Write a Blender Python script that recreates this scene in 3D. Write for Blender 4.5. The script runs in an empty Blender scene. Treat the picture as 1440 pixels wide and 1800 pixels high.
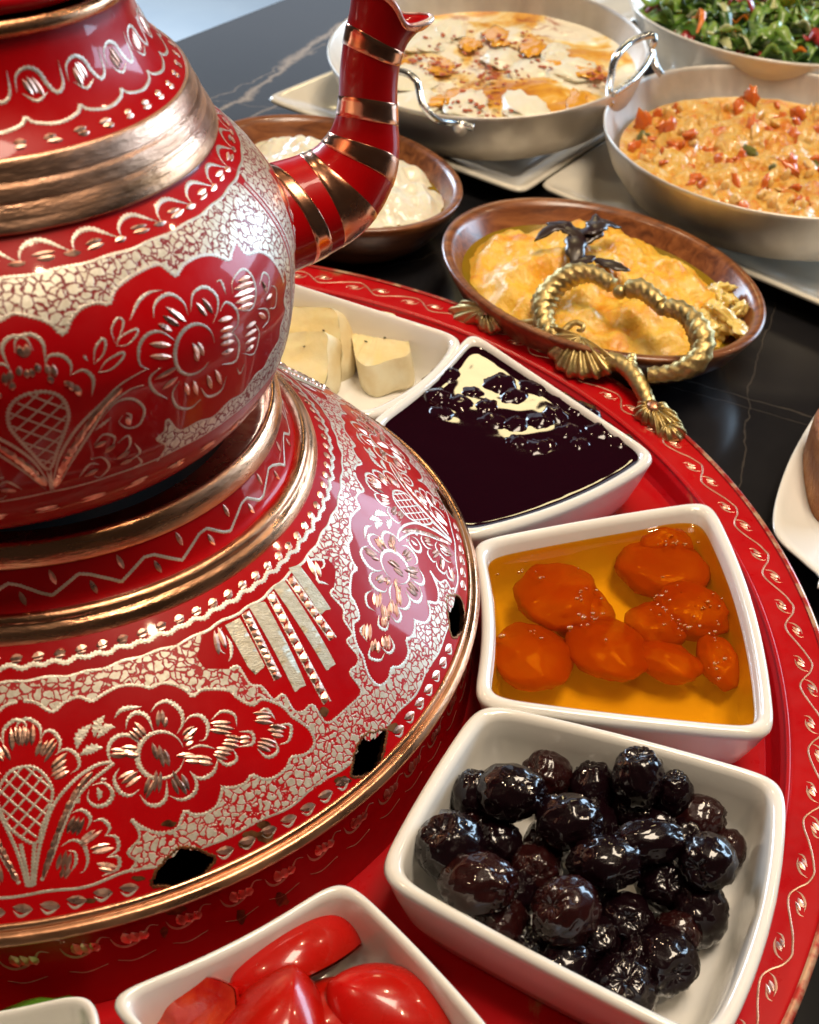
import bpy, math, random
import numpy as np
from mathutils import Vector, Matrix, geometry, noise

# ------------------------------------------------------------------ camera, light, exposure
sc = bpy.context.scene
COL = sc.collection
PIX_W, PIX_H = 1440, 1800                      # size of the photograph
CAM_D, CAM_H, YAW, PITCH, ROLL, FPX = 0.29142536, 0.27509507, 0.5557, 0.6904, 0.1774, 2087.9
PPX, PPY = 720 + 330.17, 900 + 35.226           # optical axis in the photograph (it is a crop)
CAMP = np.array([0, -CAM_D, CAM_H])
FW = np.array([math.sin(YAW) * math.cos(PITCH), math.cos(YAW) * math.cos(PITCH), -math.sin(PITCH)])
_rt = np.array([math.cos(YAW), -math.sin(YAW), 0.0]); _up = np.cross(_rt, FW)
RT = _rt * math.cos(ROLL) + _up * math.sin(ROLL)
UP = -_rt * math.sin(ROLL) + _up * math.cos(ROLL)
cd = bpy.data.cameras.new('camera'); cam = bpy.data.objects.new('camera', cd); COL.objects.link(cam)
cam.matrix_world = Matrix(((RT[0], UP[0], -FW[0], CAMP[0]), (RT[1], UP[1], -FW[1], CAMP[1]), (RT[2], UP[2], -FW[2], CAMP[2]), (0, 0, 0, 1)))
cd.sensor_fit = 'HORIZONTAL'; cd.sensor_width = 36; cd.lens = FPX / PIX_W * 36
cd.shift_x = -330.17 / PIX_W; cd.shift_y = 35.226 / PIX_W
cd.clip_start = 0.02; cd.clip_end = 50
cd.dof.use_dof = True; cd.dof.focus_distance = 0.355; cd.dof.aperture_fstop = 32.0
sc.camera = cam
world = bpy.data.worlds.new('World'); sc.world = world; world.use_nodes = True
bg = world.node_tree.nodes['Background']; bg.inputs[0].default_value = (0.60, 0.47, 0.37, 1); bg.inputs[1].default_value = 0.06
vs = sc.view_settings; vs.view_transform = 'Standard'; vs.look = 'None'; vs.exposure = -0.06; vs.gamma = 1.0

def area(name, loc, target, size, power, color, size_y=None, spread=180):
    l = bpy.data.lights.new(name, 'AREA'); l.energy = power; l.color = color
    l.shape = 'RECTANGLE' if size_y else 'DISK'; l.size = size
    if size_y: l.size_y = size_y
    l.spread = math.radians(spread)
    o = bpy.data.objects.new(name, l); COL.objects.link(o); o.location = loc
    o.rotation_euler = (Vector(target) - Vector(loc)).to_track_quat('-Z', 'Y').to_euler()
    return o
area('window_light', (2.6, 0.75, 0.62), (0.1, 0.0, 0.0), 1.5, 52, (0.55, 0.77, 1.0), 0.75)
area('ceiling_panel', (1.27, 2.38, 1.66), (0.2, 0.0, 0.0), 0.27, 2.6, (1.0, 0.80, 0.42), 0.19)
area('ceiling_light', (0.35, -0.20, 1.70), (0.15, -0.05, 0), 0.65, 27, (1.0, 0.83, 0.64), 0.5)
area('table_sheen_fill', (0.80, 3.1, 0.80), (0.3, 0.4, 0.0), 1.8, 4.5, (0.72, 0.84, 1.0), 0.8)  # added lamp standing in for a far wall, gives the table its sheen
area('far_window_light', (-0.55, 2.9, 0.75), (0.2, 0.5, -0.2), 1.0, 55, (0.66, 0.82, 1.0), 0.8)
for x, y in ((0.75, 0.45), (-0.15, 0.95), (0.55, -0.75), (-0.9, 0.1), (2.0, 0.2)):
    area('downlight', (x, y, 1.75), (x * .5, y * .5, 0), 0.07, 4.0, (1.0, 0.76, 0.48))

# ------------------------------------------------------------------ pixels to places
def ray(px, py):
    v = FW + RT * (px - PPX) / FPX - UP * (py - PPY) / FPX
    return v / np.linalg.norm(v)
def onz(px, py, z):
    v = ray(px, py); return CAMP + v * (z - CAMP[2]) / v[2]
def onplane(px, py, p0, n):
    v = ray(px, py); p0 = np.array(p0); n = np.array(n); return CAMP + v * ((p0 - CAMP) @ n) / (v @ n)
def Zm(ox, oy, s): return lambda pts: [(ox + x / s, oy + y / s) for x, y in pts]
Z1, Z2, Z3, Z4, Z6 = Zm(0, 0, 2.667), Zm(0, 400, 2.667), Zm(0, 900, 2.667), Zm(0, 1300, 2.667), Zm(380, 950, 2.88)
ZTAB = -0.020      # table top; z = 0 is the rim of the tray
ZFLOOR = -0.013    # floor of the tray

# ------------------------------------------------------------------ object helpers
def wloc(o):
    v = np.zeros(3)
    while o is not None: v = v + np.array(o.location); o = o.parent
    return v
class MB:
    def __init__(s): s.v = []; s.f = []; s.n = 0
    def add(s, v, f):
        v = np.asarray(v, float).reshape(-1, 3); s.v.append(v); k = s.n
        s.f.extend([tuple(i + k for i in q) for q in f]); s.n += len(v)
    def grid(s, P, cu=False, cv=False):          # P[i][j]; cu closes i, cv closes j
        P = np.asarray(P, float); a, b = P.shape[:2]; f = []
        for i in range(a if cu else a - 1):
            for j in range(b if cv else b - 1):
                i2, j2 = (i + 1) % a, (j + 1) % b
                f.append((i * b + j, i * b + j2, i2 * b + j2, i2 * b + j))
        s.add(P.reshape(-1, 3), f)
    def cap(s, loop, flip=False):
        loop = np.asarray(loop); c = loop.mean(0); n = len(loop)
        f = [((i + 1) % n, i, n) if flip else (i, (i + 1) % n, n) for i in range(n)]
        s.add(np.vstack([loop, c]), f)
    def mesh(s, name, off=(0, 0, 0), smooth=True):
        m = bpy.data.meshes.new(name); V = np.vstack(s.v) - np.asarray(off)
        m.from_pydata(V.tolist(), [], s.f); m.update()
        if smooth: m.polygons.foreach_set('use_smooth', [True] * len(m.polygons))
        return m
    def build(s, name, mat, parent=None, smooth=True, fix=True):
        m = s.mesh(name, wloc(parent), smooth)
        if fix:
            import bmesh
            b = bmesh.new(); b.from_mesh(m); bmesh.ops.remove_doubles(b, verts=b.verts, dist=1e-7)
            bmesh.ops.recalc_face_normals(b, faces=b.faces); b.to_mesh(m); b.free()
        m.materials.append(mat); o = bpy.data.objects.new(name, m); COL.objects.link(o); o.parent = parent
        return o
def tag(o, label, cat, group=None, kind=None):
    if label: o['label'] = label
    if cat: o['category'] = cat
    if group: o['group'] = group
    if kind: o['kind'] = kind
    return o
def thing(name, label, cat, loc, group=None):
    o = bpy.data.objects.new(name, None); COL.objects.link(o); o.location = loc; o.empty_display_size = 0.02
    return tag(o, label, cat, group)
def inst(name, mesh, loc, rot=(0, 0, 0), scale=(1, 1, 1), parent=None, mat=None):
    o = bpy.data.objects.new(name, mesh); COL.objects.link(o)
    o.location = np.array(loc) - wloc(parent); o.rotation_euler = rot; o.scale = scale; o.parent = parent
    if mat and not mesh.materials: mesh.materials.append(mat)
    return o
def bez(P, n=60):
    t = np.linspace(0, 1, n)[:, None]; P = np.array(P, float)
    return (1 - t) ** 3 * P[0] + 3 * (1 - t) ** 2 * t * P[1] + 3 * (1 - t) * t * t * P[2] + t ** 3 * P[3]
def catmull(K, n=8, closed=False):
    K = np.array(K, float)
    if len(K) < 3 and not closed:
        t = np.linspace(0, 1, n + 1)[:, None]; return K[0] * (1 - t) + K[-1] * t
    K = np.vstack([K[-1], K, K[0], K[1]]) if closed else np.vstack([2 * K[0] - K[1], K, 2 * K[-1] - K[-2]])
    out = []
    t = np.linspace(0, 1, n, endpoint=False)[:, None]
    for i in range(1, len(K) - 2):
        a, b, c, d = K[i - 1:i + 3]
        out.append(.5 * (2 * b + (c - a) * t + (2 * a - 5 * b + 4 * c - d) * t ** 2 + (3 * b - a - 3 * c + d) * t ** 3))
    if not closed: out.append(K[-2:-1])
    return np.vstack(out)
def resample(P, step, closed=False):
    P = np.asarray(P, float)
    if closed: P = np.vstack([P, P[:1]])
    d = np.r_[0, np.cumsum(np.linalg.norm(np.diff(P, axis=0), axis=1))]
    n = max(3, int(d[-1] / step) + 1); t = np.linspace(0, d[-1], n)
    Q = np.stack([np.interp(t, d, P[:, k]) for k in range(P.shape[1])], 1)
    return Q[:-1] if closed else Q
def inside(poly, x, y):
    poly = np.asarray(poly); x = np.asarray(x); y = np.asarray(y); c = np.zeros(x.shape, bool); j = len(poly) - 1
    for i in range(len(poly)):
        xi, yi = poly[i]; xj, yj = poly[j]
        m = ((yi > y) != (yj > y)) & (x < (xj - xi) * (y - yi) / (yj - yi + 1e-15) + xi); c ^= m; j = i
    return c
def fbm(p, s, o=3, seed=0.0):
    v = Vector((p[0] * s + seed, p[1] * s - seed * .7, p[2] * s + seed * 1.3)); r = 0; a = 1
    for _ in range(o): r += a * noise.noise(v); v = v * 2.03; a *= .5
    return r

# ------------------------------------------------------------------ materials
def new_mat(name):
    m = bpy.data.materials.new(name); m.use_nodes = True; nt = m.node_tree
    return m, nt, nt.nodes['Principled BSDF']
def coords(nt, scale=(1, 1, 1), rot=(0, 0, 0), src='Object'):
    tc = nt.nodes.new('ShaderNodeTexCoord'); mp = nt.nodes.new('ShaderNodeMapping')
    mp.inputs['Scale'].default_value = scale; mp.inputs['Rotation'].default_value = rot
    nt.links.new(tc.outputs[src], mp.inputs[0]); return mp.outputs[0]
def noise_n(nt, vec, scale, detail=4, rough=.55, dist=0):
    n = nt.nodes.new('ShaderNodeTexNoise'); n.inputs['Scale'].default_value = scale; n.inputs['Detail'].default_value = detail
    n.inputs['Roughness'].default_value = rough; n.inputs['Distortion'].default_value = dist
    nt.links.new(vec, n.inputs['Vector']); return n.outputs['Fac']
def ramp(nt, fac, stops):
    r = nt.nodes.new('ShaderNodeValToRGB'); e = r.color_ramp.elements
    while len(e) < len(stops): e.new(.5)
    for k, (p, c) in zip(e, stops): k.position = p; k.color = (*c, 1) if len(c) == 3 else c
    nt.links.new(fac, r.inputs[0]); return r.outputs[0]
def bump(nt, bs, h, strength, dist=.001, prev=None):
    b = nt.nodes.new('ShaderNodeBump'); b.inputs['Strength'].default_value = strength; b.inputs['Distance'].default_value = dist
    nt.links.new(h, b.inputs['Height'])
    if prev: nt.links.new(prev, b.inputs['Normal'])
    nt.links.new(b.outputs[0], bs.inputs['Normal']); return b.outputs[0]
def g(v): return (v, v, v)
def simple(name, base, rough=.5, metal=0, coat=0, coat_r=.05, var=None, vscale=60, vdetail=5, lo=.35, hi=.65, rvar=None, bmp=None, spec=.5, sss=0, sss_r=(.01, .004, .002), vdist=0, vstretch=(1, 1, 1)):
    m, nt, b = new_mat(name); b.inputs['Base Color'].default_value = (*base, 1); b.inputs['Roughness'].default_value = rough
    b.inputs['Metallic'].default_value = metal; b.inputs['Coat Weight'].default_value = coat; b.inputs['Coat Roughness'].default_value = coat_r
    b.inputs['Specular IOR Level'].default_value = spec
    if sss:
        b.inputs['Subsurface Weight'].default_value = sss; b.inputs['Subsurface Radius'].default_value = sss_r; b.inputs['Subsurface Scale'].default_value = 1
    if var or rvar or bmp: vec = coords(nt, vstretch)
    if var: nt.links.new(ramp(nt, noise_n(nt, vec, vscale, vdetail, dist=vdist), [(lo, base), (hi, var)]), b.inputs['Base Color'])
    if rvar: nt.links.new(ramp(nt, noise_n(nt, vec, rvar[0], 5), [(.3, g(rvar[1])), (.7, g(rvar[2]))]), b.inputs['Roughness'])
    if bmp: bump(nt, b, noise_n(nt, vec, bmp[0], 4), bmp[1], bmp[2])
    return m
M = {}
M['red'] = simple('red_lacquer', (0.43, 0.0006, 0.0022), .34, 0, .36, .05, var=(0.34, 0.0007, 0.0035), vscale=25, rvar=(180, .28, .42), bmp=(90, .10, .0008), spec=.15)
M['tray_red'] = simple('tray_lacquer', (0.46, 0.0015, 0.004), .30, 0, .3, .16, var=(0.38, 0.0015, 0.005), vscale=18, rvar=(140, .25, .45), bmp=(60, .10, .0008), spec=.2)
M['copper'] = simple('copper', (0.74, 0.36, 0.22), .24, 1, var=(0.47, 0.22, 0.12), vscale=70, vdetail=8, rvar=(120, .16, .42), bmp=(220, .25, .0004))
M['copper_ring'] = simple('turned_copper', (0.76, 0.40, 0.23), .24, 1, var=(0.34, 0.14, 0.055), vscale=60, vdetail=9, lo=.42, hi=.72, rvar=(160, .14, .40), bmp=(900, .28, .0005), vstretch=(.30, .30, 1.8))
M['copper_band'] = simple('rubbed_copper', (0.76, 0.45, 0.31), .30, 1, var=(0.38, 0.18, 0.08), vscale=90, vdetail=9, lo=.42, hi=.72, rvar=(150, .24, .5), bmp=(800, .35, .0005), vstretch=(.35, .35, 1.6))
M['cut'] = simple('bright_cut_copper', (0.95, 0.62, 0.50), .3, 1, var=(0.80, 0.42, 0.30), vscale=500, rvar=(400, .22, .48))
M['worn'] = simple('worn_copper', (0.34, 0.15, 0.06), .5, 1, var=(0.09, 0.03, 0.015), vscale=300)
M['silver'] = simple('tinned_line', (0.74, 0.69, 0.59), .36, .65, var=(0.54, 0.46, 0.36), vscale=260, lo=.4, hi=.8, bmp=(1800, .5, .0004))
M['silver_shaded'] = simple('shaded_tinned_line', (0.66, 0.59, 0.50), .36, .65, var=(0.48, 0.40, 0.33), vscale=260, lo=.4, hi=.8, bmp=(1800, .5, .0004))  # same tinned line, its colour darkened for the dim light on the teapot
M['soot'] = simple('soot', (0.012, 0.008, 0.006), .9, var=(0.035, 0.015, 0.008), vscale=80)
M['ceramic'] = simple('white_glaze', (0.82, 0.805, 0.765), .16, 0, .5, .05, var=(0.78, 0.76, 0.71), vscale=25, bmp=(70, .05, .0008))
M['plate'] = simple('cream_glaze', (0.74, 0.70, 0.60), .2, 0, .5, .05, var=(0.70, 0.66, 0.57), vscale=15)
M['alu'] = simple('aluminium', (0.78, 0.74, 0.69), .5, .72, var=(0.66, 0.61, 0.55), vscale=40, rvar=(90, .42, .6), bmp=(300, .12, .0004), vstretch=(1, 1, .3))
M['steel'] = simple('steel_wire', (0.72, 0.74, 0.76), .22, 1, rvar=(90, .16, .32))
M['brass'] = simple('cast_brass', (0.58, 0.45, 0.20), .42, 1, var=(0.26, 0.18, 0.065), vscale=170, lo=.45, hi=.75, rvar=(200, .34, .55), bmp=(420, .5, .0007))
def cells(name, red=(0.40, 0.001, 0.004), sc_=500, t0=.155):
    m, nt, b = new_mat(name); v = coords(nt)
    nz = nt.nodes.new('ShaderNodeTexNoise'); nz.inputs['Scale'].default_value = 420; nt.links.new(v, nz.inputs['Vector'])
    mx = nt.nodes.new('ShaderNodeVectorMath'); mx.operation = 'MULTIPLY_ADD'; mx.inputs[1].default_value = g(.0026)
    nt.links.new(nz.outputs['Color'], mx.inputs[0]); nt.links.new(v, mx.inputs[2])
    vo = nt.nodes.new('ShaderNodeTexVoronoi'); vo.feature = 'DISTANCE_TO_EDGE'; vo.inputs['Scale'].default_value = sc_
    nt.links.new(mx.outputs[0], vo.inputs['Vector']); d = vo.outputs['Distance']
    n2 = noise_n(nt, v, 1500, 3)
    ad = nt.nodes.new('ShaderNodeMath'); ad.operation = 'MULTIPLY_ADD'; ad.inputs[1].default_value = .16; nt.links.new(n2, ad.inputs[0]); nt.links.new(d, ad.inputs[2])
    k = ramp(nt, ad.outputs[0], [(t0, g(0)), (t0 + .04, g(1))])
    tone = ramp(nt, noise_n(nt, v, 700, 4), [(.3, (0.56, 0.49, 0.38)), (.7, (0.78, 0.74, 0.64))])
    mc = nt.nodes.new('ShaderNodeMix'); mc.data_type = 'RGBA'; nt.links.new(k, mc.inputs[0]); mc.inputs[6].default_value = (*red, 1); nt.links.new(tone, mc.inputs[7])
    nt.links.new(mc.outputs[2], b.inputs['Base Color'])
    mm = nt.nodes.new('ShaderNodeMath'); mm.operation = 'MULTIPLY'; mm.inputs[1].default_value = .45; nt.links.new(k, mm.inputs[0]); nt.links.new(mm.outputs[0], b.inputs['Metallic'])
    b.inputs['Roughness'].default_value = .4; b.inputs['Coat Weight'].default_value = .15
    bump(nt, b, k, .5, .0003); return m
M['cells'] = cells('chased_ground'); M['cells_pot'] = cells('fine_chased_ground', (0.22, 0.001, 0.004), 520, .135)
def marble():
    m, nt, b = new_mat('black_marble'); v = coords(nt, (1, 1, 1), (0, 0, math.radians(-47)))
    vw = coords(nt); wob = noise_n(nt, vw, 9, 6, .6, .3); wid = noise_n(nt, vw, 30, 3); prev = None
    def mth(op, x, y=None, z=None):
        n = nt.nodes.new('ShaderNodeMath'); n.operation = op
        for i, q in enumerate((x, y, z)):
            if q is None: continue
            if isinstance(q, (int, float)): n.inputs[i].default_value = q
            else: nt.links.new(q, n.inputs[i])
        return n.outputs[0]
    for (p, q, wd, lv, wb) in (((318, 250), (620, 30), .0030, .9, .05), ((345, 262), (600, 118), .0016, .6, .03), ((420, 150), (700, 20), .0012, .5, .06), ((300, 170), (560, 195), .0009, .35, .05), ((1240, 678), (1440, 735), .0008, .16, .02), ((1215, 690), (1440, 752), .0006, .10, .02), ((1320, 700), (1290, 840), .0005, .15, .03), ((640, 470), (800, 440), .0008, .15, .04)):
        A, B_ = onz(*p, ZTAB)[:2], onz(*q, ZTAB)[:2]; d = (B_ - A) / np.linalg.norm(B_ - A); nn = np.array([-d[1], d[0]])
        dp = nt.nodes.new('ShaderNodeVectorMath'); dp.operation = 'DOT_PRODUCT'; nt.links.new(vw, dp.inputs[0]); dp.inputs[1].default_value = (nn[0], nn[1], 0)
        x = mth('ADD', dp.outputs['Value'], float(-(A @ nn))); x = mth('ADD', x, mth('MULTIPLY', mth('SUBTRACT', wob, .5), wb)); x = mth('ABSOLUTE', x)
        x = mth('SUBTRACT', 1.0, mth('DIVIDE', x, mth('MULTIPLY', wid, wd * 2))); x = mth('MULTIPLY', mth('MAXIMUM', x, 0.0), lv); prev = x if prev is None else mth('MAXIMUM', prev, x)
    cl = nt.nodes.new('ShaderNodeMix'); cl.data_type = 'RGBA'; nt.links.new(prev, cl.inputs[0])
    nt.links.new(ramp(nt, noise_n(nt, v, 6, 5), [(.3, (0.006, 0.006, 0.007)), (.75, (0.020, 0.019, 0.021))]), cl.inputs[6]); cl.inputs[7].default_value = (0.34, 0.28, 0.22, 1)
    nt.links.new(cl.outputs[2], b.inputs['Base Color']); b.inputs['Roughness'].default_value = .16; b.inputs['Specular IOR Level'].default_value = .45; return m
M['marble'] = marble()
def wood():
    m, nt, b = new_mat('oiled_wood'); v = coords(nt, (9, 60, 60), (0, 0, math.radians(25)))
    f = noise_n(nt, v, 3.2, 8, .6, .8)
    nt.links.new(ramp(nt, f, [(.3, (0.075, 0.022, 0.008)), (.5, (0.20, 0.066, 0.022)), (.72, (0.34, 0.13, 0.045))]), b.inputs['Base Color'])
    b.inputs['Roughness'].default_value = .3; b.inputs['Coat Weight'].default_value = .3; b.inputs['Coat Roughness'].default_value = .15
    bump(nt, b, f, .25, .0006); return m
M['wood'] = wood()

def wear(m, spots=(45, .66, .72), specks=(900, .74, .78), col=(0.30, 0.11, 0.045)):
    nt = m.node_tree; b = nt.nodes['Principled BSDF']; v = coords(nt); src = b.inputs['Base Color'].links[0].from_socket
    for (sc_, lo, hi), c, met in ((spots, col, .7), (specks, (0.62, 0.40, 0.34), 0)):
        k = ramp(nt, noise_n(nt, v, sc_, 9, .62, .4), [(lo, g(0)), (hi, g(1))]); mx = nt.nodes.new('ShaderNodeMix'); mx.data_type = 'RGBA'
        nt.links.new(k, mx.inputs[0]); nt.links.new(src, mx.inputs[6]); mx.inputs[7].default_value = (*c, 1); src = mx.outputs[2]
    nt.links.new(src, b.inputs['Base Color'])
wear(M['red'], (55, .70, .74), (1100, .77, .80)); wear(M['tray_red'], (38, .66, .72), (900, .75, .79))

# ------------------------------------------------------------------ surfaces of revolution and chased ornament
class Rev:
    def __init__(s, prof, off=(0, 0)):
        s.p = np.array(prof, float); s.off = np.array(off, float); d = np.gradient(s.p, axis=0)
        s.S = np.r_[0, np.cumsum(np.linalg.norm(np.diff(s.p, axis=0), axis=1))]
        n = np.stack([-d[:, 1], d[:, 0]], 1); s.nn = n / np.linalg.norm(n, axis=1)[:, None]
    def at(s, th, ss, o=0.0):
        r = np.interp(ss, s.S, s.p[:, 0]); z = np.interp(ss, s.S, s.p[:, 1])
        nr = np.interp(ss, s.S, s.nn[:, 0]); nz = np.interp(ss, s.S, s.nn[:, 1]); c, q = np.cos(th), np.sin(th)
        N = np.stack([nr * c, nr * q, nz], -1); P = np.stack([s.off[0] + r * c, s.off[1] + r * q, z], -1)
        return P + N * np.asarray(o)[..., None] if np.ndim(o) else P + N * o, N
    def hit(s, px, py):
        v = ray(px, py)
        def f(t):
            X = CAMP + v * t[:, None]; return np.hypot(X[:, 0] - s.off[0], X[:, 1] - s.off[1]) - np.interp(X[:, 2], s.p[::-1, 1], s.p[::-1, 0]), X
        z0, z1 = s.p[:, 1].min(), s.p[:, 1].max()
        ta, tb = sorted([(z1 - CAMP[2]) / v[2], (z0 - CAMP[2]) / v[2]]); ta = max(ta, .1)
        t = np.linspace(ta, tb, 1500); F, X = f(t); k = np.where(F < 0)[0]
        i = k[0] if len(k) else int(np.argmin(F))
        if len(k) and i > 0:
            t = np.linspace(t[i - 1], t[i], 40); F, X = f(t); i = np.where(F < 0)[0][0]
        x = X[i]; return math.atan2(x[1] - s.off[1], x[0] - s.off[0]), float(np.interp(-x[2], -s.p[:, 1], s.S))
    def hits(s, pts): return np.array([s.hit(*q) for q in pts])
    def mesh(s, nseg=256, mb=None):
        mb = mb or MB(); th = np.linspace(0, 2 * np.pi, nseg, endpoint=False)
        P = np.stack([np.stack([s.off[0] + s.p[:, 0] * math.cos(a), s.off[1] + s.p[:, 0] * math.sin(a), s.p[:, 1]], 1) for a in th])
        mb.grid(P, cu=True); return mb
def ribbon(mb, rev, pts, w, taper=0, closed=False, wriggle=.28, h=.00003, off=.00009, step=.00042, raw=False):
    w = w * (.95 if taper else .66)
    pts = np.asarray(pts, float)
    if closed and np.ptp(pts[:, 0]) > 5:
        closed = False; pts = np.vstack([pts, pts[0] + [2 * math.pi * np.sign(pts[-1, 0] - pts[0, 0]), 0]])
    R = np.interp(pts[:, 1].mean(), rev.S, rev.p[:, 0]); Q = pts * [R, 1]
    if not raw: Q = catmull(Q, 8, closed)
    Q = resample(Q, step, closed); n = len(Q)
    T = np.roll(Q, -1, 0) - np.roll(Q, 1, 0) if closed else np.gradient(Q, axis=0)
    th, ss = Q[:, 0] / R, Q[:, 1]; C, N = rev.at(th, ss, off)
    C2, _ = rev.at(th + T[:, 0] / R * .1, ss + T[:, 1] * .1, off); Td = C2 - C; Td /= np.linalg.norm(Td, axis=1)[:, None] + 1e-12
    B = np.cross(N, Td); t = np.linspace(0, 1, n)
    wp = np.full(n, w) * (.10 + .90 * np.sin(np.pi * t) ** 1.15 if taper else 1)
    wp = wp * (1 + wriggle * np.where(np.arange(n) % 2, 1, -1)); wp = wp[:, None] / 2
    mb.grid(np.stack([C - B * wp - N * off * .6, C + N * h, C + B * wp - N * off * .6], 1), cu=closed)
def lens(mb, rev, a, b, w, h=.35, off=.00012, rnd=None):
    R = np.interp((a[1] + b[1]) / 2, rev.S, rev.p[:, 0]); a = np.array(a) * [R, 1]; b = np.array(b) * [R, 1]; d = b - a; L = np.linalg.norm(d)
    if L < 1e-6: return
    d /= L; p = np.array([-d[1], d[0]]); sk = (rnd or random).uniform(-.22, .22); V = []; O = []
    for t, k in ((0, 0), (.25, .75), (.55, 1), (.8, .7), (1, 0)):
        m = a + d * L * t
        for q, o in ((-.5, 0), (sk, 1), (.5, 0)): V.append(m + p * w * k * q); O.append(off + o * h * w * .5 * k)
    V = np.array(V); P, _ = rev.at(V[:, 0] / R, V[:, 1], np.array(O)); f = []
    for i in range(4):
        for j in range(2): f.append((i * 3 + j, i * 3 + j + 1, i * 3 + j + 4, i * 3 + j + 3))
    mb.add(P, f)
def patch(mb, rev, poly, off=.00007, grid=.0016, edge=.0009, holes=()):
    poly = np.asarray(poly, float); R = np.interp(poly[:, 1].mean(), rev.S, rev.p[:, 0]); Q = resample(poly * [R, 1], edge, True)
    x0, y0 = Q.min(0); x1, y1 = Q.max(0); gx, gy = np.meshgrid(np.arange(x0 + grid / 2, x1, grid), np.arange(y0 + grid / 2, y1, grid))
    m = inside(Q, gx.ravel(), gy.ravel()); G = np.stack([gx.ravel()[m], gy.ravel()[m]], 1); n = len(Q)
    V = [Vector(v) for v in np.vstack([Q, G])]; E = [(i, (i + 1) % n) for i in range(n)]
    r = geometry.delaunay_2d_cdt(V, E, [], 0, 1e-7); vv = np.array([tuple(v) for v in r[0]]); F = [tuple(f) for f in r[2]]
    cen = np.array([vv[list(f)].mean(0) for f in F]); k = inside(Q, cen[:, 0], cen[:, 1])
    for hq in holes: k &= ~inside(np.asarray(hq) * [R, 1], cen[:, 0], cen[:, 1])
    P, _ = rev.at(vv[:, 0] / R, vv[:, 1], off); mb.add(P, [f for f, kk in zip(F, k) if kk])
def mirror(pts, th0): q = np.array(pts, float); q[:, 0] = 2 * th0 - q[:, 0]; return q
RND = random.Random(5)
def strokes(mb, rev, c, toward, L, w, n=2, gap=1.0):    # a little bundle of bright cuts at c, lying along the line to `toward`
    R = np.interp(c[1], rev.S, rev.p[:, 0]); d = (np.array(toward) - np.array(c)) * [R, 1]; d /= np.linalg.norm(d) + 1e-9; p = np.array([-d[1], d[0]])
    for i in range(n):
        m = np.array(c) * [R, 1] + p * w * gap * (i - (n - 1) / 2) + d * RND.uniform(-.12, .12) * L
        l = L * RND.uniform(.75, 1.1); a = RND.uniform(-.12, .12); e = d * math.cos(a) + p * math.sin(a)
        lens(mb, rev, (m - e * l / 2) / [R, 1], (m + e * l / 2) / [R, 1], w * RND.uniform(.85, 1.2), rnd=RND)

# ------------------------------------------------------------------ setting: table, floor beyond it
e0 = onz(330, 62, ZTAB)[:2]; e1 = onz(490, 0, ZTAB)[:2]; ed = (e1 - e0) / np.linalg.norm(e1 - e0); en = np.array([ed[1], -ed[0]])
mb = MB(); c4 = [e0 + ed * a + en * b for a, b in ((-1.3, 0), (1.5, 0), (1.5, 1.5), (-1.3, 1.5))]
top = np.array([[*c, ZTAB] for c in c4]); ins = [e0 + ed * a + en * b for a, b in ((-1.298, .002), (1.498, .002), (1.498, 1.498), (-1.298, 1.498))]
t0 = np.array([[*c, ZTAB] for c in ins]); t1 = top - [0, 0, .002]; t2 = top - [0, 0, .028]
mb.grid(np.stack([t0, t1, t2], 0), cv=True); mb.add(t0, [(0, 1, 2, 3)]); mb.add(t2, [(3, 2, 1, 0)])
tag(mb.build('table', M['marble'], smooth=False), 'black marble table top with thin pale veins', 'table', kind='structure')
mb = MB(); mb.add([(-4, -3, -.76), (6, -3, -.76), (6, 7, -.76), (-4, 7, -.76)], [(0, 1, 2, 3)])
M['floor'] = simple('pale_blue_floor', (0.82, 0.92, 1.0), .5, var=(0.74, 0.85, 0.95), vscale=5)
tag(mb.build('floor', M['floor'], smooth=False), 'pale blue floor beyond the table edge', 'floor', kind='structure')

# ------------------------------------------------------------------ tray
tray = thing('round_tray', 'round red lacquered tray with a chased vine rim and brass handle', 'tray', (0.0017, 0, ZTAB))
TC = (0.0017, 0.0)
tp = np.array([(0.0, ZFLOOR), (.10, ZFLOOR), (.150, ZFLOOR), (.2155, ZFLOOR), (.2176, -.0125), (.2190, -.0105), (.2206, -.0050), (.2219, -.0032), (.2240, -.0022), (.230, -.0012), (.2375, -.0004), (.2385, 0.0002)])
TRAY = Rev(np.vstack([np.stack([np.linspace(a[0], b[0], 8, endpoint=False), np.linspace(a[1], b[1], 8, endpoint=False)], 1) for a, b in zip(tp[:-1], tp[1:])] + [tp[-1:]]), TC)
mb = TRAY.mesh(360); und = Rev(np.array([(.2385, -.0022), (.235, -.0035), (.224, -.006), (.222, -.014), (.216, -.0196), (0.0, -.0196)]), TC); und.mesh(360, mb)
mb.build('plate', M['tray_red'], tray)
bead = Rev([(.2384 + .0016 * math.cos(a), -.0010 + .0016 * math.sin(a)) for a in np.linspace(2.2, -2.2, 12)], TC)
M['edge'] = simple('rubbed_edge', (0.42, 0.02, 0.012), .35, .3, .4, .1, var=(0.55, 0.33, 0.20), vscale=130, vdetail=8, lo=.46, hi=.60)
bead.mesh(360).build('rim_edge', M['edge'], tray)
ridge = Rev([(.2226 + .0009 * math.cos(a), -.0030 + .0009 * math.sin(a)) for a in np.linspace(2.8, .2, 8)], TC); ridge.mesh(360).build('rim_fold', M['tray_red'], tray)
SV = lambda r: float(np.interp(r, TRAY.p[:, 0], TRAY.S))
sil_mb, cut_mb = MB(), MB(); NV = 53; per = 360 / NV; rv = random.Random(2); path = []
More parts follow.
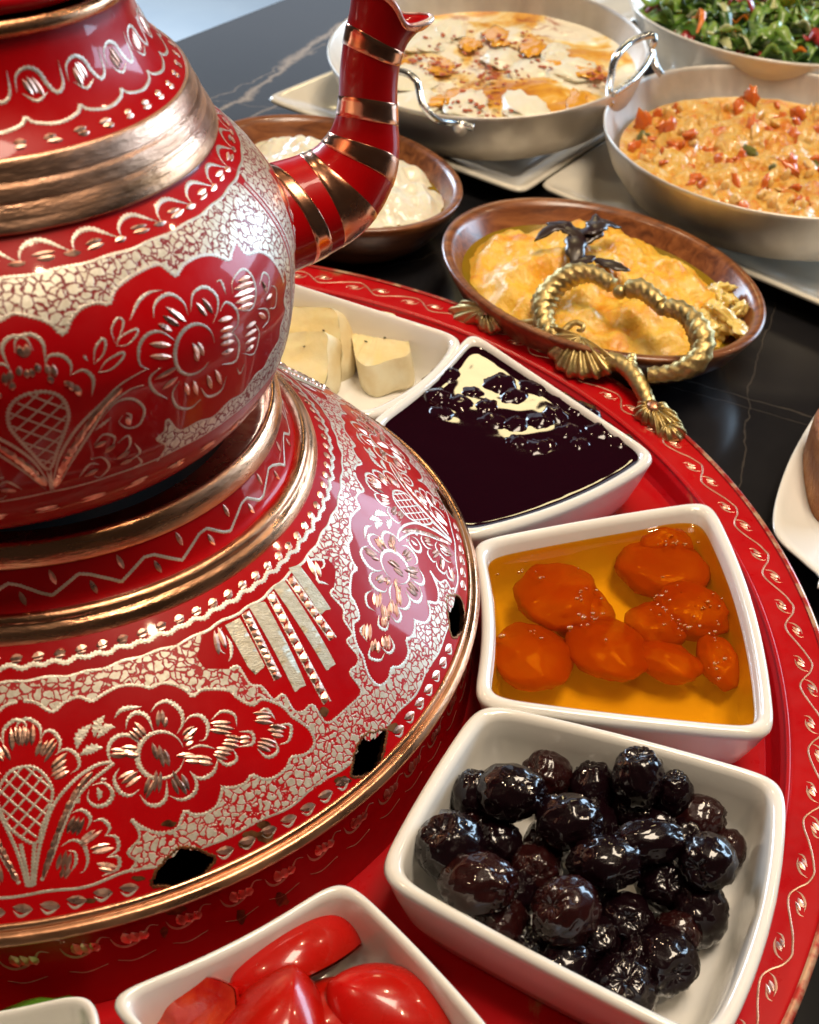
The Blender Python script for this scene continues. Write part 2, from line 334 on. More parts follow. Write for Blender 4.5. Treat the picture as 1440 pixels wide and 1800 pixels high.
for k in range(NV):
    ac = 4.7 - per * k; j = [rv.uniform(-.0003, .0003) for _ in range(3)]
    path += [(ac + .45, .2331 + j[0]), (ac - .25, .2336 + j[0]), (ac - 1.1, .2322), (ac - 1.7, .2300), (ac - 2.4, .2283 + j[1]), (ac - 3.2, .2285 + j[1]), (ac - 4.4, .2303), (ac - 5.5, .2322 + j[2])]
ribbon(sil_mb, TRAY, [(math.radians(a), SV(r)) for a, r in path], .00090, closed=True, wriggle=.12, h=.0002, step=.0006)
for k in range(NV):
    ac = 4.7 - per * k
    for a, r, sg in ((ac - 2.9 + rv.uniform(-.2, .2), .2318, 1), (ac + .1 + rv.uniform(-.2, .2), .2296, -1)):
        q = lambda da, dr: (math.radians(a + da * sg), SV(r + dr * sg))
        ribbon(sil_mb, TRAY, [q(1.0, -.0022), q(.75, -.0002), q(.1, .0012), q(-.5, .0014)], .00075, taper=1, wriggle=.1)
        ribbon(sil_mb, TRAY, [q(-.2, -.0012), q(-.75, .0001), q(-.85, .0016)], .0006, taper=1, wriggle=.1)
        lens(cut_mb, TRAY, q(.45, -.0012), q(-.2, .0010), .0015, rnd=rv, h=.3); lens(cut_mb, TRAY, q(.1, -.0016), q(-.5, .0004), .0010, rnd=rv, h=.3)
M['line_tray'] = simple('scratched_line', (0.70, 0.46, 0.34), .36, .7, var=(0.52, 0.30, 0.20), vscale=300)
sil_mb.build('vine_engraving', M['line_tray'], tray, fix=False); cut_mb.build('leaf_cuts', M['cut'], tray, smooth=False, fix=False)

# ------------------------------------------------------------------ brazier: domed stand under the teapot
braz = thing('domed_brazier', 'red lacquered domed brazier with chased flowers, copper rings and diamond air holes', 'brazier', (0, 0, ZFLOOR))
A_, B_, K_ = (.0733, .0635), (.1213, .0186), .0035
DOME = Rev(bez([A_, (A_[0] + .016 + K_ * .7, A_[1] - .015 + K_ * .8), (B_[0] - .016 + K_ * .9, B_[1] + .015 + K_ * .7), B_], 160))
SD = DOME.S[-1]
TH1, THP = math.radians(-100.0), math.radians(-57.0); PER = 2 * (THP - TH1)      # bouquet and pillar of the panel in view
def rough_loop(px, n=40, amp=.0004, seed=0):
    h = DOME.hits(px); R = .115; Q = resample(catmull(h * [R, 1], 6, True), .0006, True); c = Q.mean(0); out = []
    for i, q in enumerate(Q): out.append(q + (q - c) / np.linalg.norm(q - c) * amp * fbm((q[0] * 900, q[1] * 900, seed), 1, 2) * 1.5)
    return np.array(out) / [R, 1]
hole1 = rough_loop(Z4([(712, 682), (745, 610), (800, 545), (850, 508), (905, 515), (960, 535), (1003, 560), (960, 625), (905, 690), (865, 705), (800, 690), (760, 685)]), seed=1)
hole2 = rough_loop(Z6([(688, 1195), (690, 1150), (705, 1085), (735, 1010), (770, 982), (820, 970), (862, 962), (852, 1030), (835, 1100), (810, 1155), (760, 1185), (720, 1195)]), seed=2)
hole3 = rough_loop(Z6([(1170, 300), (1195, 285), (1230, 285), (1250, 330), (1255, 390), (1250, 450), (1215, 485), (1190, 480), (1180, 400)]), seed=3)
HO = [hole1, hole2, hole3]; 
for k in range(3, 13): HO.append(hole1 + [math.radians(27.3) * k, 0])
HO = [np.column_stack([(h[:, 0] + math.pi) % (2 * math.pi) - math.pi if abs(h[:, 0].mean()) > math.pi else h[:, 0], h[:, 1]]) for h in HO]
HO = [h for h in HO if abs(h[:, 0]).max() < math.pi - .01]
mb = MB(); R0 = np.interp(SD / 2, DOME.S, DOME.p[:, 0])
def cut_surface(mb, rev, holes, grid=.0021):
    nt_ = int(2 * math.pi * R0 / grid); ns = int(SD / grid); th = np.linspace(-math.pi, math.pi, nt_ + 1); ss = np.linspace(0, SD, ns + 1)
    V = [(a * R0, b) for a in th for b in ss]; hl = [np.asarray(h) * [R0, 1] for h in holes]; va = np.array(V); keep = np.ones(len(va), bool)
    for h in hl:
        c = h.mean(0); keep &= ~inside(c + (h - c) * 1.12, va[:, 0], va[:, 1])
    V = [Vector(v) for v in va[keep]]; E = []
    for h in hl:
        k = len(V); V += [Vector(v) for v in h]; E += [(k + i, k + (i + 1) % len(h)) for i in range(len(h))]
    r = geometry.delaunay_2d_cdt(V, E, [], 0, 1e-7); vv = np.array([tuple(v) for v in r[0]]); F = [tuple(f) for f in r[2]]
    cen = np.array([vv[list(f)].mean(0) for f in F]); k = np.ones(len(F), bool)
    for h in hl: k &= ~inside(h, cen[:, 0], cen[:, 1])
    P, _ = rev.at(vv[:, 0] / R0, vv[:, 1]); mb.add(P, [f for f, q in zip(F, k) if q])
cut_surface(mb, DOME, HO)
dome = mb.build('dome', M['red'], braz)
inner = Rev(DOME.p - DOME.nn * .0025); mb = MB(); 
for h in HO:                                           # the thickness of the sheet at each hole
    a, _ = DOME.at(h[:, 0], h[:, 1]); b, _ = DOME.at(h[:, 0], h[:, 1], -.0016); mb = MB(); mb.grid(np.stack([a, b], 0), cv=True); mb.build('hole_edge', M['copper'], dome)
for i, h in enumerate(HO):
    mb = MB(); c = h.mean(0); hh = np.array([q + (q - c) / np.linalg.norm((q - c) * [.115, 1]) * .0003 for q in h]); ribbon(mb, DOME, hh, .0010, closed=True, wriggle=.5, raw=True, off=.00018); mb.build('hole_rim', M['worn'], dome, fix=False)
# the dark ash pan seen through the holes
Rev([(.0, .004), (.09, .004), (.1195, .003), (.1195, -.0125)]).mesh(96).build('ash_pan', M['soot'], braz)
Rev(np.array([(.0733, .0610), (.09, .0475), (.105, .033), (.1155, .0225)]) - [[.016, .012]]).mesh(96).build('fire_liner', M['soot'], braz)
def ring(name, pts, mat, parent, off=(0, 0), n=256): return Rev(catmull(pts, 6), off).mesh(n).build(name, mat, parent)
ring('base_wall', [(.1216, .0192), (.1219, .012), (.1221, .004), (.1224, -.006), (.1228, -.0128)], M['red'], braz)
WALL = Rev(catmull([(.1216, .0192), (.1219, .012), (.1221, .004), (.1224, -.006), (.1228, -.0128)], 6))
bp_ = [(np.interp(SD + d, DOME.S, DOME.p[:, 0]) + .74 * o, np.interp(SD + d, DOME.S, DOME.p[:, 1]) + .67 * o) for d, o in ((-.0037, -.0002), (-.0036, .0004), (-.0031, .0008), (-.0023, .0008), (-.0018, .0005), (-.0016, .0004), (-.0012, .0009), (-.0005, .0014))]
ring('copper_band', bp_ + [(.1231, .0186), (.1229, .0178), (.1222, .0174), (.1212, .0173)], M['copper_ring'], braz)
ring('copper_rib', [(.0672, .0674), (.0684, .0686), (.0697, .0690), (.0708, .0683), (.0712, .0672), (.0716, .0668), (.0726, .0660), (.0734, .0645), (.0736, .0632), (.0728, .0628)], M['copper_ring'], braz)
ring('collar', [(.0636, .0780), (.0640, .0768), (.0652, .0722), (.0664, .0690), (.0682, .0672)], M['red'], braz)
COLL = Rev(catmull([(.0636, .0780), (.0640, .0768), (.0652, .0722), (.0664, .0690), (.0682, .0672)], 8))
ring('seat_ring', [(.052, .0795), (.0585, .0797), (.0600, .0815), (.0606, .0834), (.0614, .0841), (.0625, .0836), (.0636, .0818), (.0641, .0798), (.0641, .0782), (.0632, .0777)], M['copper_ring'], braz)
Rev([(.0, .0790), (.03, .0790), (.0525, .0794)]).mesh(96).build('seat_plate', M['soot'], braz)

# chased ornament on the dome: traced on the panel in view, mirrored about its bouquet, repeated round the dome
def D(pts): return DOME.hits(pts)
S_WEDGE, S_WAVY, S_LINE, S_LOW, S_NOTCH = .0032, .0053, .0088, .0566, .0597
mbs, mbc = MB(), MB(); rr = random.Random(8); NW = 104
for k in range(NW):
    a = 2 * math.pi * k / NW
    lens(mbc, DOME, (a - .019, S_WEDGE + .0003), (a + .017, S_WEDGE - .0002), .0019, rnd=rr, h=.3); lens(mbc, DOME, (a - .016, S_WEDGE + .0010), (a + .012, S_WEDGE + .0008), .0010, rnd=rr)
ribbon(mbs, DOME, [(2 * math.pi * k / (NW * 4), S_WAVY + .0004 * math.sin(math.pi * k / 2 + .4) + .0002 * math.sin(k * .9)) for k in range(NW * 4)], .0017, closed=True, wriggle=.3)
ribbon(mbs, DOME, [(a, S_LINE + .00025 * math.sin(a * 61) + .0002 * math.sin(a * 23)) for a in np.linspace(-math.pi, math.pi, 240, endpoint=False)], .0011, closed=True, wriggle=.1)
def near_hole(a, s, m=1.3):
    a = (a + math.pi) % (2 * math.pi) - math.pi
    for h in HO:
        c = h.mean(0)
        if bool(inside(c + (h - c) * m, np.array([a]), np.array([s]))[0]): return True
    return False
seg = []
for a in np.linspace(-math.pi, math.pi, 900):
    q = (a, S_LOW + .00035 * math.sin(a * 45) + .0003 * math.sin(a * 29))
    if near_hole(a, q[1], 1.08):
        if len(seg) > 3: ribbon(mbs, DOME, seg, .0010, wriggle=.12, raw=True)
        seg = []
    else: seg.append(q)
if len(seg) > 3: ribbon(mbs, DOME, seg, .0010, wriggle=.12, raw=True)
NN = 132
for k in range(NN):
    a = 2 * math.pi * k / NN
    if near_hole(a, S_NOTCH): continue
    j = rr.uniform(-.0003, .0003)
    lens(mbc, DOME, (a - .019, S_NOTCH - .0008 + j), (a + .017, S_NOTCH + .0004 + j), .0021, rnd=rr, h=.16)
    ribbon(mbs, DOME, [(a - .018, S_NOTCH + .0002 + j), (a - .006, S_NOTCH + .0016 + j), (a + .015, S_NOTCH + .0006 + j)], .0007, taper=1, wriggle=0)
mbs.build('border_lines', M['silver'], dome, fix=False); mbc.build('border_cuts', M['cut'], dome, smooth=False, fix=False)

# -- the frame of chased ground round a panel (right half traced)
top_in = Z3([(110, 884), (170, 892), (245, 934), (300, 890), (370, 865), (430, 885), (480, 855), (560, 815), (650, 810), (705, 822), (760, 800), (830, 812), (880, 840), (905, 862), (950, 832), (1050, 830), (1110, 850)]) \
    + Z6([(90, 780), (180, 832), (230, 802), (300, 820), (350, 850), (385, 890), (430, 918), (478, 960), (500, 1020), (482, 1060), (440, 1090), (382, 1100), (360, 1150), (300, 1200), (240, 1212), (182, 1190), (150, 1230), (90, 1252), (30, 1252)]) \
    + Z4([(1045, 225), (1020, 310), (960, 350), (900, 352), (865, 340), (830, 420), (740, 440), (660, 410), (615, 375)])
tip = Z4([(650, 425), (652, 470), (600, 530), (640, 570), (612, 612)])
outer = Z6([(70, 652), (112, 640), (170, 728), (230, 742), (290, 808), (340, 782), (392, 862), (440, 868), (490, 835), (560, 925)])
ti, tq, to = D(top_in), D(tip), D(outer)
jp = lambda a, b, n: [(a + (b - a) * k / n, None) for k in range(n)]
low = [(x, S_LOW) for x in np.linspace(tq[-1, 0], THP, 30)]
joint = D(Z6([(600, 905)]))[0]; joint[0] = THP
up = [(x, S_LINE) for x in np.linspace(to[0, 0] - .015, TH1, 34)]
poly = np.vstack([ti, tq, np.array(low), joint[None], to[::-1], D(Z3([(960, 735), (920, 682)])), np.array(up), [(TH1, ti[0, 1] - .0004)]])
frames, lines, cuts, blocks = MB(), MB(), MB(), MB()
HP = [h for h in HO]
for q in (poly, mirror(poly, TH1)): patch(frames, DOME, q, holes=HP)
for f in (lambda p: p, lambda p: mirror(p, TH1)):
    ribbon(lines, DOME, f(np.vstack([ti])), .0013, wriggle=.35); ribbon(lines, DOME, f(np.vstack([ti[-1:], tq])), .0010)
    ribbon(lines, DOME, f(np.vstack([to, joint[None]])), .0010, wriggle=.3)
# -- flower, buds, leaves, stem, bouquet (zoom coordinates)
SIL = [  # points, width mm, taper
 (Z3([(590, 1020), (600, 970), (640, 940), (690, 960), (720, 1030)]), 1.0, 1), (Z3([(705, 940), (740, 900), (790, 888), (845, 930), (857, 990), (830, 1040)]), 1.1, 1),
 (Z3([(865, 990), (890, 960), (940, 955), (975, 1000), (965, 1060), (935, 1075)]), 1.0, 1), (Z3([(530, 1190), (508, 1140), (515, 1085), (555, 1050), (610, 1050), (668, 1100)]), 1.0, 1),
 (Z3([(560, 1200), (535, 1250), (560, 1310), (610, 1330), (655, 1300)]), 1.0, 1), (Z3([(655, 1325), (690, 1368), (740, 1375), (778, 1340), (782, 1260)]), 1.0, 1),
 (Z3([(795, 1330), (850, 1350), (908, 1322), (922, 1270), (890, 1215)]), 1.0, 1), (Z3([(890, 1220), (940, 1250), (1000, 1222), (1025, 1150)]), 1.0, 1), (Z3([(880, 1115), (940, 1095), (1010, 1110)]), .6, 1),
 (Z3([(990, 975), (1040, 935), (1098, 950), (1110, 1005)]), .8, 1), (Z3([(1120, 1030), (1180, 1035), (1185, 1085), (1120, 1102)]), .9, 1), (Z3([(1005, 1140), (1060, 1185), (1110, 1160), (1092, 1110)]), .9, 1),
 (Z3([(1205, 945), (1250, 924), (1292, 975)]), .7, 1), (Z3([(1300, 1000), (1362, 1000), (1355, 1070), (1310, 1092)]), .9, 1), (Z3([(1205, 1110), (1255, 1150), (1302, 1120), (1285, 1060)]), .9, 1),
 (Z3([(535, 968), (575, 925), (665, 913)]), 1.1, 1), (Z3([(360, 1112), (375, 1050), (428, 995)]), 2.2, 1), (Z3([(442, 1055), (455, 1000), (490, 955)]), 2.0, 1), (Z3([(455, 1060), (500, 1010), (540, 1010)]), 1.9, 1), (Z3([(375, 1140), (430, 1110), (482, 1105)]), 2.1, 1),
 (Z3([(75, 1030), (85, 990), (130, 970), (185, 1005), (190, 1070)]), .9, 1), (Z3([(190, 1068), (212, 1030), (250, 1030), (282, 1080), (268, 1140)]), .9, 1), (Z3([(255, 1140), (310, 1112), (360, 1140), (370, 1195), (330, 1228)]), .9, 1),
 (Z4([(160, 685), (172, 580), (195, 470), (250, 310), (350, 190), (450, 122), (525, 105)]), 1.15, 0), (Z4([(195, 662), (240, 560), (300, 400), (360, 275), (430, 195), (535, 110)]), 1.15, 0), (Z4([(150, 690), (155, 600), (163, 480)]), 1.3, 0),
 (Z4([(430, 215), (490, 205), (528, 250), (505, 300), (450, 312), (412, 280), (418, 235)]), 1.0, 1), (Z4([(455, 225), (468, 255), (462, 285)]), 1.2, 1), (Z4([(470, 190), (500, 185)]), .8, 1), (Z4([(360, 300), (375, 275)]), 1.0, 1),
 (Z4([(335, 345), (385, 330), (425, 370), (405, 425)]), .9, 1), (Z4([(435, 385), (480, 375), (515, 415), (490, 455)]), .9, 1), (Z4([(490, 450), (545, 458), (553, 515), (505, 550)]), .9, 1), (Z4([(500, 552), (555, 552), (552, 605), (480, 640)]), .9, 1),
 (Z4([(285, 502), (340, 472), (390, 492), (412, 560), (395, 615), (375, 625)]), .9, 1), (Z4([(320, 522), (352, 530), (355, 580), (330, 622)]), .8, 1)]
CUT = [(Z3([p]), Z3([c]), n, l) for p, c, n, l in [((640, 1030), (755, 1140), 3, 1), ((752, 962), (755, 1140), 2, 1.2), ((775, 992), (755, 1140), 1, .8), ((893, 1030), (755, 1140), 2, 1), ((888, 1075), (755, 1140), 2, .6), ((557, 1130), (755, 1140), 2, 1), ((602, 1115), (755, 1140), 2, .9), ((625, 1140), (755, 1140), 1, .8), ((597, 1240), (755, 1140), 2, 1.0), ((628, 1262), (755, 1140), 1, 1.0),
 ((700, 1285), (745, 1140), 2, 1.3), ((738, 1275), (750, 1140), 2, 1.3), ((825, 1270), (755, 1140), 2, 1.2), ((863, 1278), (800, 1140), 2, 1), ((908, 1160), (755, 1140), 2, 1.1), ((955, 1165), (755, 1140), 2, 1.1), ((865, 1140), (755, 1140), 1, 1), ((740, 1130), (755, 1190), 2, 1.1), ((772, 1160), (755, 1100), 2, 1.0),
 ((1040, 1010), (900, 1000), 3, 1.2), ((1090, 1075), (960, 1050), 3, 1.2), ((1145, 1068), (1000, 1060), 2, .8), ((1040, 1130), (930, 1100), 3, 1.1), ((1240, 965), (1130, 960), 3, 1.1), ((1295, 1027), (1200, 1010), 3, 1.0), ((1245, 1090), (1150, 1060), 3, 1.1),
 ((108, 1040), (115, 1200), 2, 1.2), ((140, 1050), (130, 1200), 2, 1.2), ((195, 1105), (130, 1230), 2, 1), ((235, 1110), (150, 1240), 2, 1.2), ((280, 1175), (160, 1260), 2, 1.1), ((282, 1225), (170, 1290), 2, 1)]]
CUT += [(Z4([p]), Z4([c]), n, l) for p, c, n, l in [((358, 398), (300, 500), 3, 1), ((428, 450), (340, 520), 2, 1.2), ((405, 480), (340, 520), 1, .9), ((470, 512), (360, 540), 2, 1.2), ((500, 600), (390, 580), 2, 1.1), ((300, 570), (280, 680), 3, 1.2), ((305, 620), (290, 680), 2, .8)]]
rope = Z4([(205, 640), (222, 580), (245, 510), (268, 440), (292, 380), (318, 320), (348, 262), (385, 205), (420, 165)])
lat = D(Z4([(112, 128), (165, 133), (215, 175), (246, 240), (232, 320), (200, 400), (165, 488)])); lat_in = mirror(lat, TH1)[::-1]
latp = np.vstack([lat, lat_in[1:-1]])
fc = D(Z3([(755, 1140)]))[0]; Rf = np.interp(fc[1], DOME.S, DOME.p[:, 0])
for f in (lambda p: np.asarray(p), lambda p: mirror(p, TH1)):
    for pts, w, tp_ in SIL: ribbon(lines, DOME, f(D(pts)), w * .001, taper=tp_, wriggle=.3)
    ribbon(lines, DOME, f([fc + [.0052 * math.cos(t) / Rf, .0052 * math.sin(t) * 1.05] for t in np.linspace(.5, 2 * math.pi, 26)]), .0012, taper=1)
    for p, c, n, l in CUT: strokes(cuts, DOME, f(D(p))[0], f(D(c))[0], .0042 * l, .0012, n, .85)
    rp = f(D(rope))
    for i in range(len(rp) - 1):
        for q in (.25, .75):
            m = rp[i] * (1 - q) + rp[i + 1] * q; strokes(cuts, DOME, m, rp[min(i + 2, len(rp) - 1)], .0034, .0013, 1)
ribbon(lines, DOME, latp, .0010, closed=True, wriggle=.4)
Rl = .098; lx = latp * [Rl, 1]; c0 = lx.mean(0)
for sgn in (1, -1):
    for k in range(-6, 7):
        d = np.array([math.cos(.85 * sgn), math.sin(.85 * sgn)]); p = c0 + np.array([-d[1], d[0]]) * k * .0024; t = np.linspace(-.02, .02, 90); X = p + d * t[:, None]; m = inside(lx, X[:, 0], X[:, 1])
        if m.sum() > 5: ribbon(lines, DOME, X[m] / [Rl, 1], .00068, raw=True, wriggle=.2)
# -- pillar between panels: silver bars and twisted copper ropes
bars = [[(45, 430), (118, 392), (248, 640), (225, 655), (200, 682), (160, 640)], [(165, 335), (245, 308), (455, 735), (425, 745), (400, 772)], [(285, 235), (345, 203), (605, 628), (580, 640), (560, 664)], [(365, 140), (420, 124), (582, 350), (555, 352), (530, 378)]]
twist = [[(148, 365), (312, 700)], [(272, 268), (562, 822)], [(372, 188), (592, 500)]]
for b in bars: patch(blocks, DOME, D(Z6(b)), off=.00012, grid=.002)
for a, b in twist:
    n = 11 if b[1] > 600 else 8
    L = [(a[0] + (b[0] - a[0]) * t / n, a[1] + (b[1] - a[1]) * t / n) for t in range(n + 1)]
    H_ = D(Z6(L)); E1 = D(Z6([(x + 16, y - 8) for x, y in L])); E2 = D(Z6([(x - 16, y + 8) for x, y in L]))
    ribbon(lines, DOME, E1, .0006, raw=True, wriggle=.3); ribbon(lines, DOME, E2, .0006, raw=True, wriggle=.3)
    for i in range(n): lens(cuts, DOME, E1[i] * .8 + H_[i] * .2, E2[i + 1] * .8 + H_[i + 1] * .2, .0022, h=.5, rnd=RND)
for pts, w in [(Z6([(28, 440), (12, 470), (5, 520), (25, 560), (48, 575)]), .8), (Z6([(50, 480), (75, 530), (75, 590), (62, 612)]), .9), (Z6([(520, 150), (545, 130), (540, 100), (500, 95), (472, 105), (475, 130)]), .9), (Z6([(505, 160), (515, 205), (545, 215), (570, 225)]), .9)]: ribbon(lines, DOME, D(pts), w * .001, taper=1)
for p, c in [((18, 510), (40, 600)), ((500, 140), (520, 190))]: strokes(cuts, DOME, D(Z6([p]))[0], D(Z6([c]))[0], .006, .0016, 2)
first = [('chased_frame', frames, M['cells']), ('flower_lines', lines, M['silver']), ('flower_cuts', cuts, M['cut']), ('pillar_bars', blocks, None)]
M['bar'] = simple('chased_bar', (0.62, 0.57, 0.45), .38, .55, var=(0.50, 0.44, 0.32), vscale=900, lo=.4, hi=.6, bmp=(2600, .8, .0003), vstretch=(.3, 1, 1))
for nm, m_, mt in first:
    o = m_.build(nm, mt or M['bar'], dome, smooth=(nm != 'flower_cuts'), fix=False)
    for k in (1, 2, 3):
        o2 = o.copy(); COL.objects.link(o2); o2.parent = dome; o2.rotation_euler = (0, 0, PER * k if k < 3 else -PER - math.radians(3))
# worn patches down to the dark copper near the notches, and S-cuts round the foot wall
mb = MB(); rw = random.Random(4)
for z_, L in ((Z4, [(1240, 455, 55, 35), (1150, 490, 40, 22), (790, 395, 45, 18), (650, 650, 40, 16), (420, 755, 40, 14)]), (Z6, [(640, 1215, 45, 25), (900, 950, 35, 30), (240, 1440, 40, 24), (170, 1490, 45, 24), (545, 865, 28, 30)])):
    for x, y, a, b in L:
        pl = [(x + a * math.cos(t) * rw.uniform(.6, 1.1), y + b * math.sin(t) * rw.uniform(.6, 1.1)) for t in np.linspace(0, 2 * math.pi, 14, endpoint=False)]; patch(mb, DOME, D(z_(pl)), off=.00010, grid=.001, edge=.0006)
mb.build('worn_patches', M['worn'], dome, fix=False)
sl, ct = MB(), MB(); NB = 64
for k in range(NB):
    a = 2 * math.pi * k / NB + rw.uniform(-.006, .006); s = .0088 + rw.uniform(-.0004, .0004)
    ribbon(sl, WALL, [(a - .046, s - .0020), (a - .038, s + .0010), (a - .024, s + .0028), (a - .006, s + .0026), (a + .012, s + .0006), (a + .026, s - .0026), (a + .042, s - .0018)], .0010, taper=1, wriggle=.1)
    for j in range(3): lens(ct, WALL, (a - .022 + .015 * j, s - .0030 + .0006 * j), (a - .013 + .015 * j, s + .0022), .0026, rnd=rw, h=.3)
    ribbon(sl, WALL, [(a - .04, .0165), (a - .01, .0182), (a + .03, .0168)], .0005, taper=1, wriggle=.1)
sl.build('foot_lines', M['line_tray'], braz, fix=False); ct.build('foot_cuts', M['cut'], braz, smooth=False, fix=False)
mb = MB()
for px in ([(820, 800), (60, 30)], [(1130, 830), (28, 40)], [(1320, 745), (40, 38)], [(770, 900), (22, 30)]):
    (x, y), (a, b) = px; pl = [(x + a * math.cos(t) * rw.uniform(.6, 1.1), y + b * math.sin(t) * rw.uniform(.6, 1.1)) for t in np.linspace(0, 2 * math.pi, 14, endpoint=False)]
    patch(mb, WALL, WALL.hits(Z4(pl)), off=.00010, grid=.001, edge=.0006)
mb.build('foot_wear', M['worn'], braz, fix=False)
# zigzag on the collar
sl, ct = MB(), MB(); NZ = 27; SC = COLL.S[-1]; zz = []
for k in range(NZ):
    p = 2 * math.pi / NZ; a = p * k; j = rw.uniform(-.05, .05)
    zz += [(a, SC * (.70 + j)), (a + p * .42, SC * (.34 + j)), (a + p * .58, SC * .36), (a + p * .86, SC * (.62 + j))]
    for d, s1, s2 in ((.02, .08, .44), (.56, .48, .80)): lens(ct, COLL, (a + p * d, SC * s1), (a + p * (d + .06), SC * s2), .0013, rnd=rw, h=.3)
ribbon(sl, COLL, zz, .0012, closed=True, raw=True, wriggle=.2)
sl.build('collar_zigzag', M['silver'], braz, fix=False); ct.build('collar_cuts', M['cut'], braz, smooth=False, fix=False)

# ------------------------------------------------------------------ teapot
PO = (-.0078, 0.0)
pot = thing('teapot', 'red lacquered teapot with copper bands, chased flowers and a striped spout', 'teapot', (PO[0], PO[1], .0795))
tl = (.059, .1577)
pp = np.vstack([bez([tl, (.0608, .1545), (.0765, .1449), (.0765, .1301)], 60)[:-1], bez([(.0765, .1301), (.0765, .0922), (.0665, .0857), (.0303, .0845)], 90)])
BODY = Rev(pp, PO)
NECK = Rev(catmull([(.0428, .1890), (.0436, .1860), (.0455, .1800), (.0492, .1745), (.0540, .1700)], 14), PO)
mb = BODY.mesh(256); Rev([(.0303, .0845), (.030, .0800), (.029, .0796), (.0, .0797)], PO).mesh(96, mb); body = mb.build('body', M['red'], pot)
neck = NECK.mesh(256).build('neck', M['red'], pot)
ring('waist_band', [(.0528, .1702), (.0540, .1704), (.0547, .1697), (.0554, .1680), (.0559, .1668), (.0559, .1665), (.0566, .1656), (.0571, .1644), (.0575, .1633), (.0575, .1630), (.0582, .1620), (.0589, .1608), (.0591, .1603), (.0597, .1592), (.0599, .1582), (.0590, .1574)], M['copper_band'], pot, PO)
ring('mouth_ring', [(.0420, .1905), (.0432, .1915), (.0442, .1908), (.0444, .1895), (.0436, .1884), (.0424, .1884)], M['copper_ring'], pot, PO)
ring('lid', [(.0415, .1920), (.0428, .1935), (.0424, .1952), (.0400, .1962), (.0398, .1985), (.0370, .2030), (.0280, .2075), (.0120, .2100), (.0, .2105)], M['red'], pot, PO)
ring('knob', [(.0, .2240), (.005, .2225), (.007, .218), (.005, .213), (.006, .209)], M['copper_ring'], pot, PO, 48)
sl, ct = MB(), MB(); rp_ = random.Random(12); NA = 38; p_ = 2 * math.pi / NA; a0 = math.radians(-71.1)
for k in range(NA):
    a = a0 + k * p_
    ribbon(sl, BODY, [(a + .03 * p_, .0056), (a + .10 * p_, .0034), (a + .32 * p_, .0020), (a + .58 * p_, .0022), (a + .86 * p_, .0044), (a + .99 * p_, .0055)], .0010, taper=1, wriggle=.35)
    strokes(ct, BODY, (a + .50 * p_, .0052), (a + 2 * p_, .0054), .0044, .0011, 2, .9); strokes(ct, BODY, (a + .98 * p_, .0058), (a + 2 * p_, .0060), .0034, .0013, 1)
ribbon(sl, BODY, [(a, .0083 + .00015 * math.sin(a * 40)) for a in np.linspace(-math.pi, math.pi, 200, endpoint=False)], .0011, closed=True, wriggle=.25)
ribbon(sl, BODY, [(a, .0572 + .0001 * math.sin(a * 31)) for a in np.linspace(-math.pi, math.pi, 200, endpoint=False)], .0007, closed=True, wriggle=.2)
for k in range(46):
    a = 2 * math.pi * k / 46 + .02; strokes(ct, BODY, (a, .0632), (a + .2, .0622), .0052, .0013, 2, .9)
sl.build('body_border_lines', M['silver_shaded'], body, fix=False); ct.build('body_border_cuts', M['cut'], body, smooth=False, fix=False)
# neck ornament: hanging drops, scallops, dots
sl, ct = MB(), MB(); SN = NECK.S[-1]; ND = 26; p_ = 2 * math.pi / ND; a0 = math.radians(-70)
for k in range(ND):
    a = a0 + k * p_
    ribbon(sl, NECK, [(a + .02 * p_, SN * .46), (a + .10 * p_, SN * .33), (a + .32 * p_, SN * .28), (a + .52 * p_, SN * .33), (a + .60 * p_, SN * .44), (a + .72 * p_, SN * .52), (a + .90 * p_, SN * .46), (a + .97 * p_, SN * .28)], .0009, taper=1, wriggle=.25)
    ribbon(sl, NECK, [(a + .10 * p_, SN * .47), (a + .30 * p_, SN * .55), (a + .55 * p_, SN * .50)], .0006, taper=1)
    strokes(ct, NECK, (a + .32 * p_, SN * .43), (a + .5 * p_, SN * .9), .0040, .0012, 3, .8)
    ribbon(sl, NECK, [(a, SN * .66), (a + .12 * p_, SN * .72), (a + .5 * p_, SN * .76), (a + .88 * p_, SN * .72), (a + p_, SN * .66)], .0010, wriggle=.3)
    for d in (.25, .75): strokes(ct, NECK, (a + d * p_, SN * .88), (a + (d + 2) * p_, SN * .85), .0030, .0012, 2, .8)
sl.build('neck_lines', M['silver_shaded'], neck, fix=False); ct.build('neck_cuts', M['cut'], neck, smooth=False, fix=False)
# body panel, traced on the side in view and mirrored about its bouquet
def B(pts): return BODY.hits(pts)
TB = math.radians(-83.6); HALF = math.radians(60)
scal = B(Z2([(90, 392), (170, 420), (240, 450), (295, 497), (330, 430), (380, 375), (450, 350), (510, 355), (530, 300), (580, 250), (660, 200), (740, 170), (790, 200), (825, 222), (860, 170), (930, 132), (1000, 125), (1070, 150), (1085, 110), (1108, 62), (1130, 95), (1160, 122), (1212, 110), (1260, 132), (1305, 190), (1330, 255)]))
scal[0, 0] = TB
rgt = [(math.radians(d), s) for d, s in ((-28.5, .030), (-27.5, .035), (-29.5, .0385), (-28.5, .042), (-31.5, .0445), (-32, .0475), (-36, .0485), (-39, .0505), (-42, .0500), (-46, .0522), (-50, .0515), (-54, .0530), (-57.5, .0518))]
tipB = B(Z2([(840, 952), (785, 900), (772, 955), (735, 990), (778, 1020), (760, 1062), (735, 1095)]))
lowB = [(x, .0572) for x in np.linspace(tipB[-1, 0], math.radians(-25.5), 24)]
riB = [(math.radians(-25.0), s) for s in np.linspace(.054, .0105, 22)]
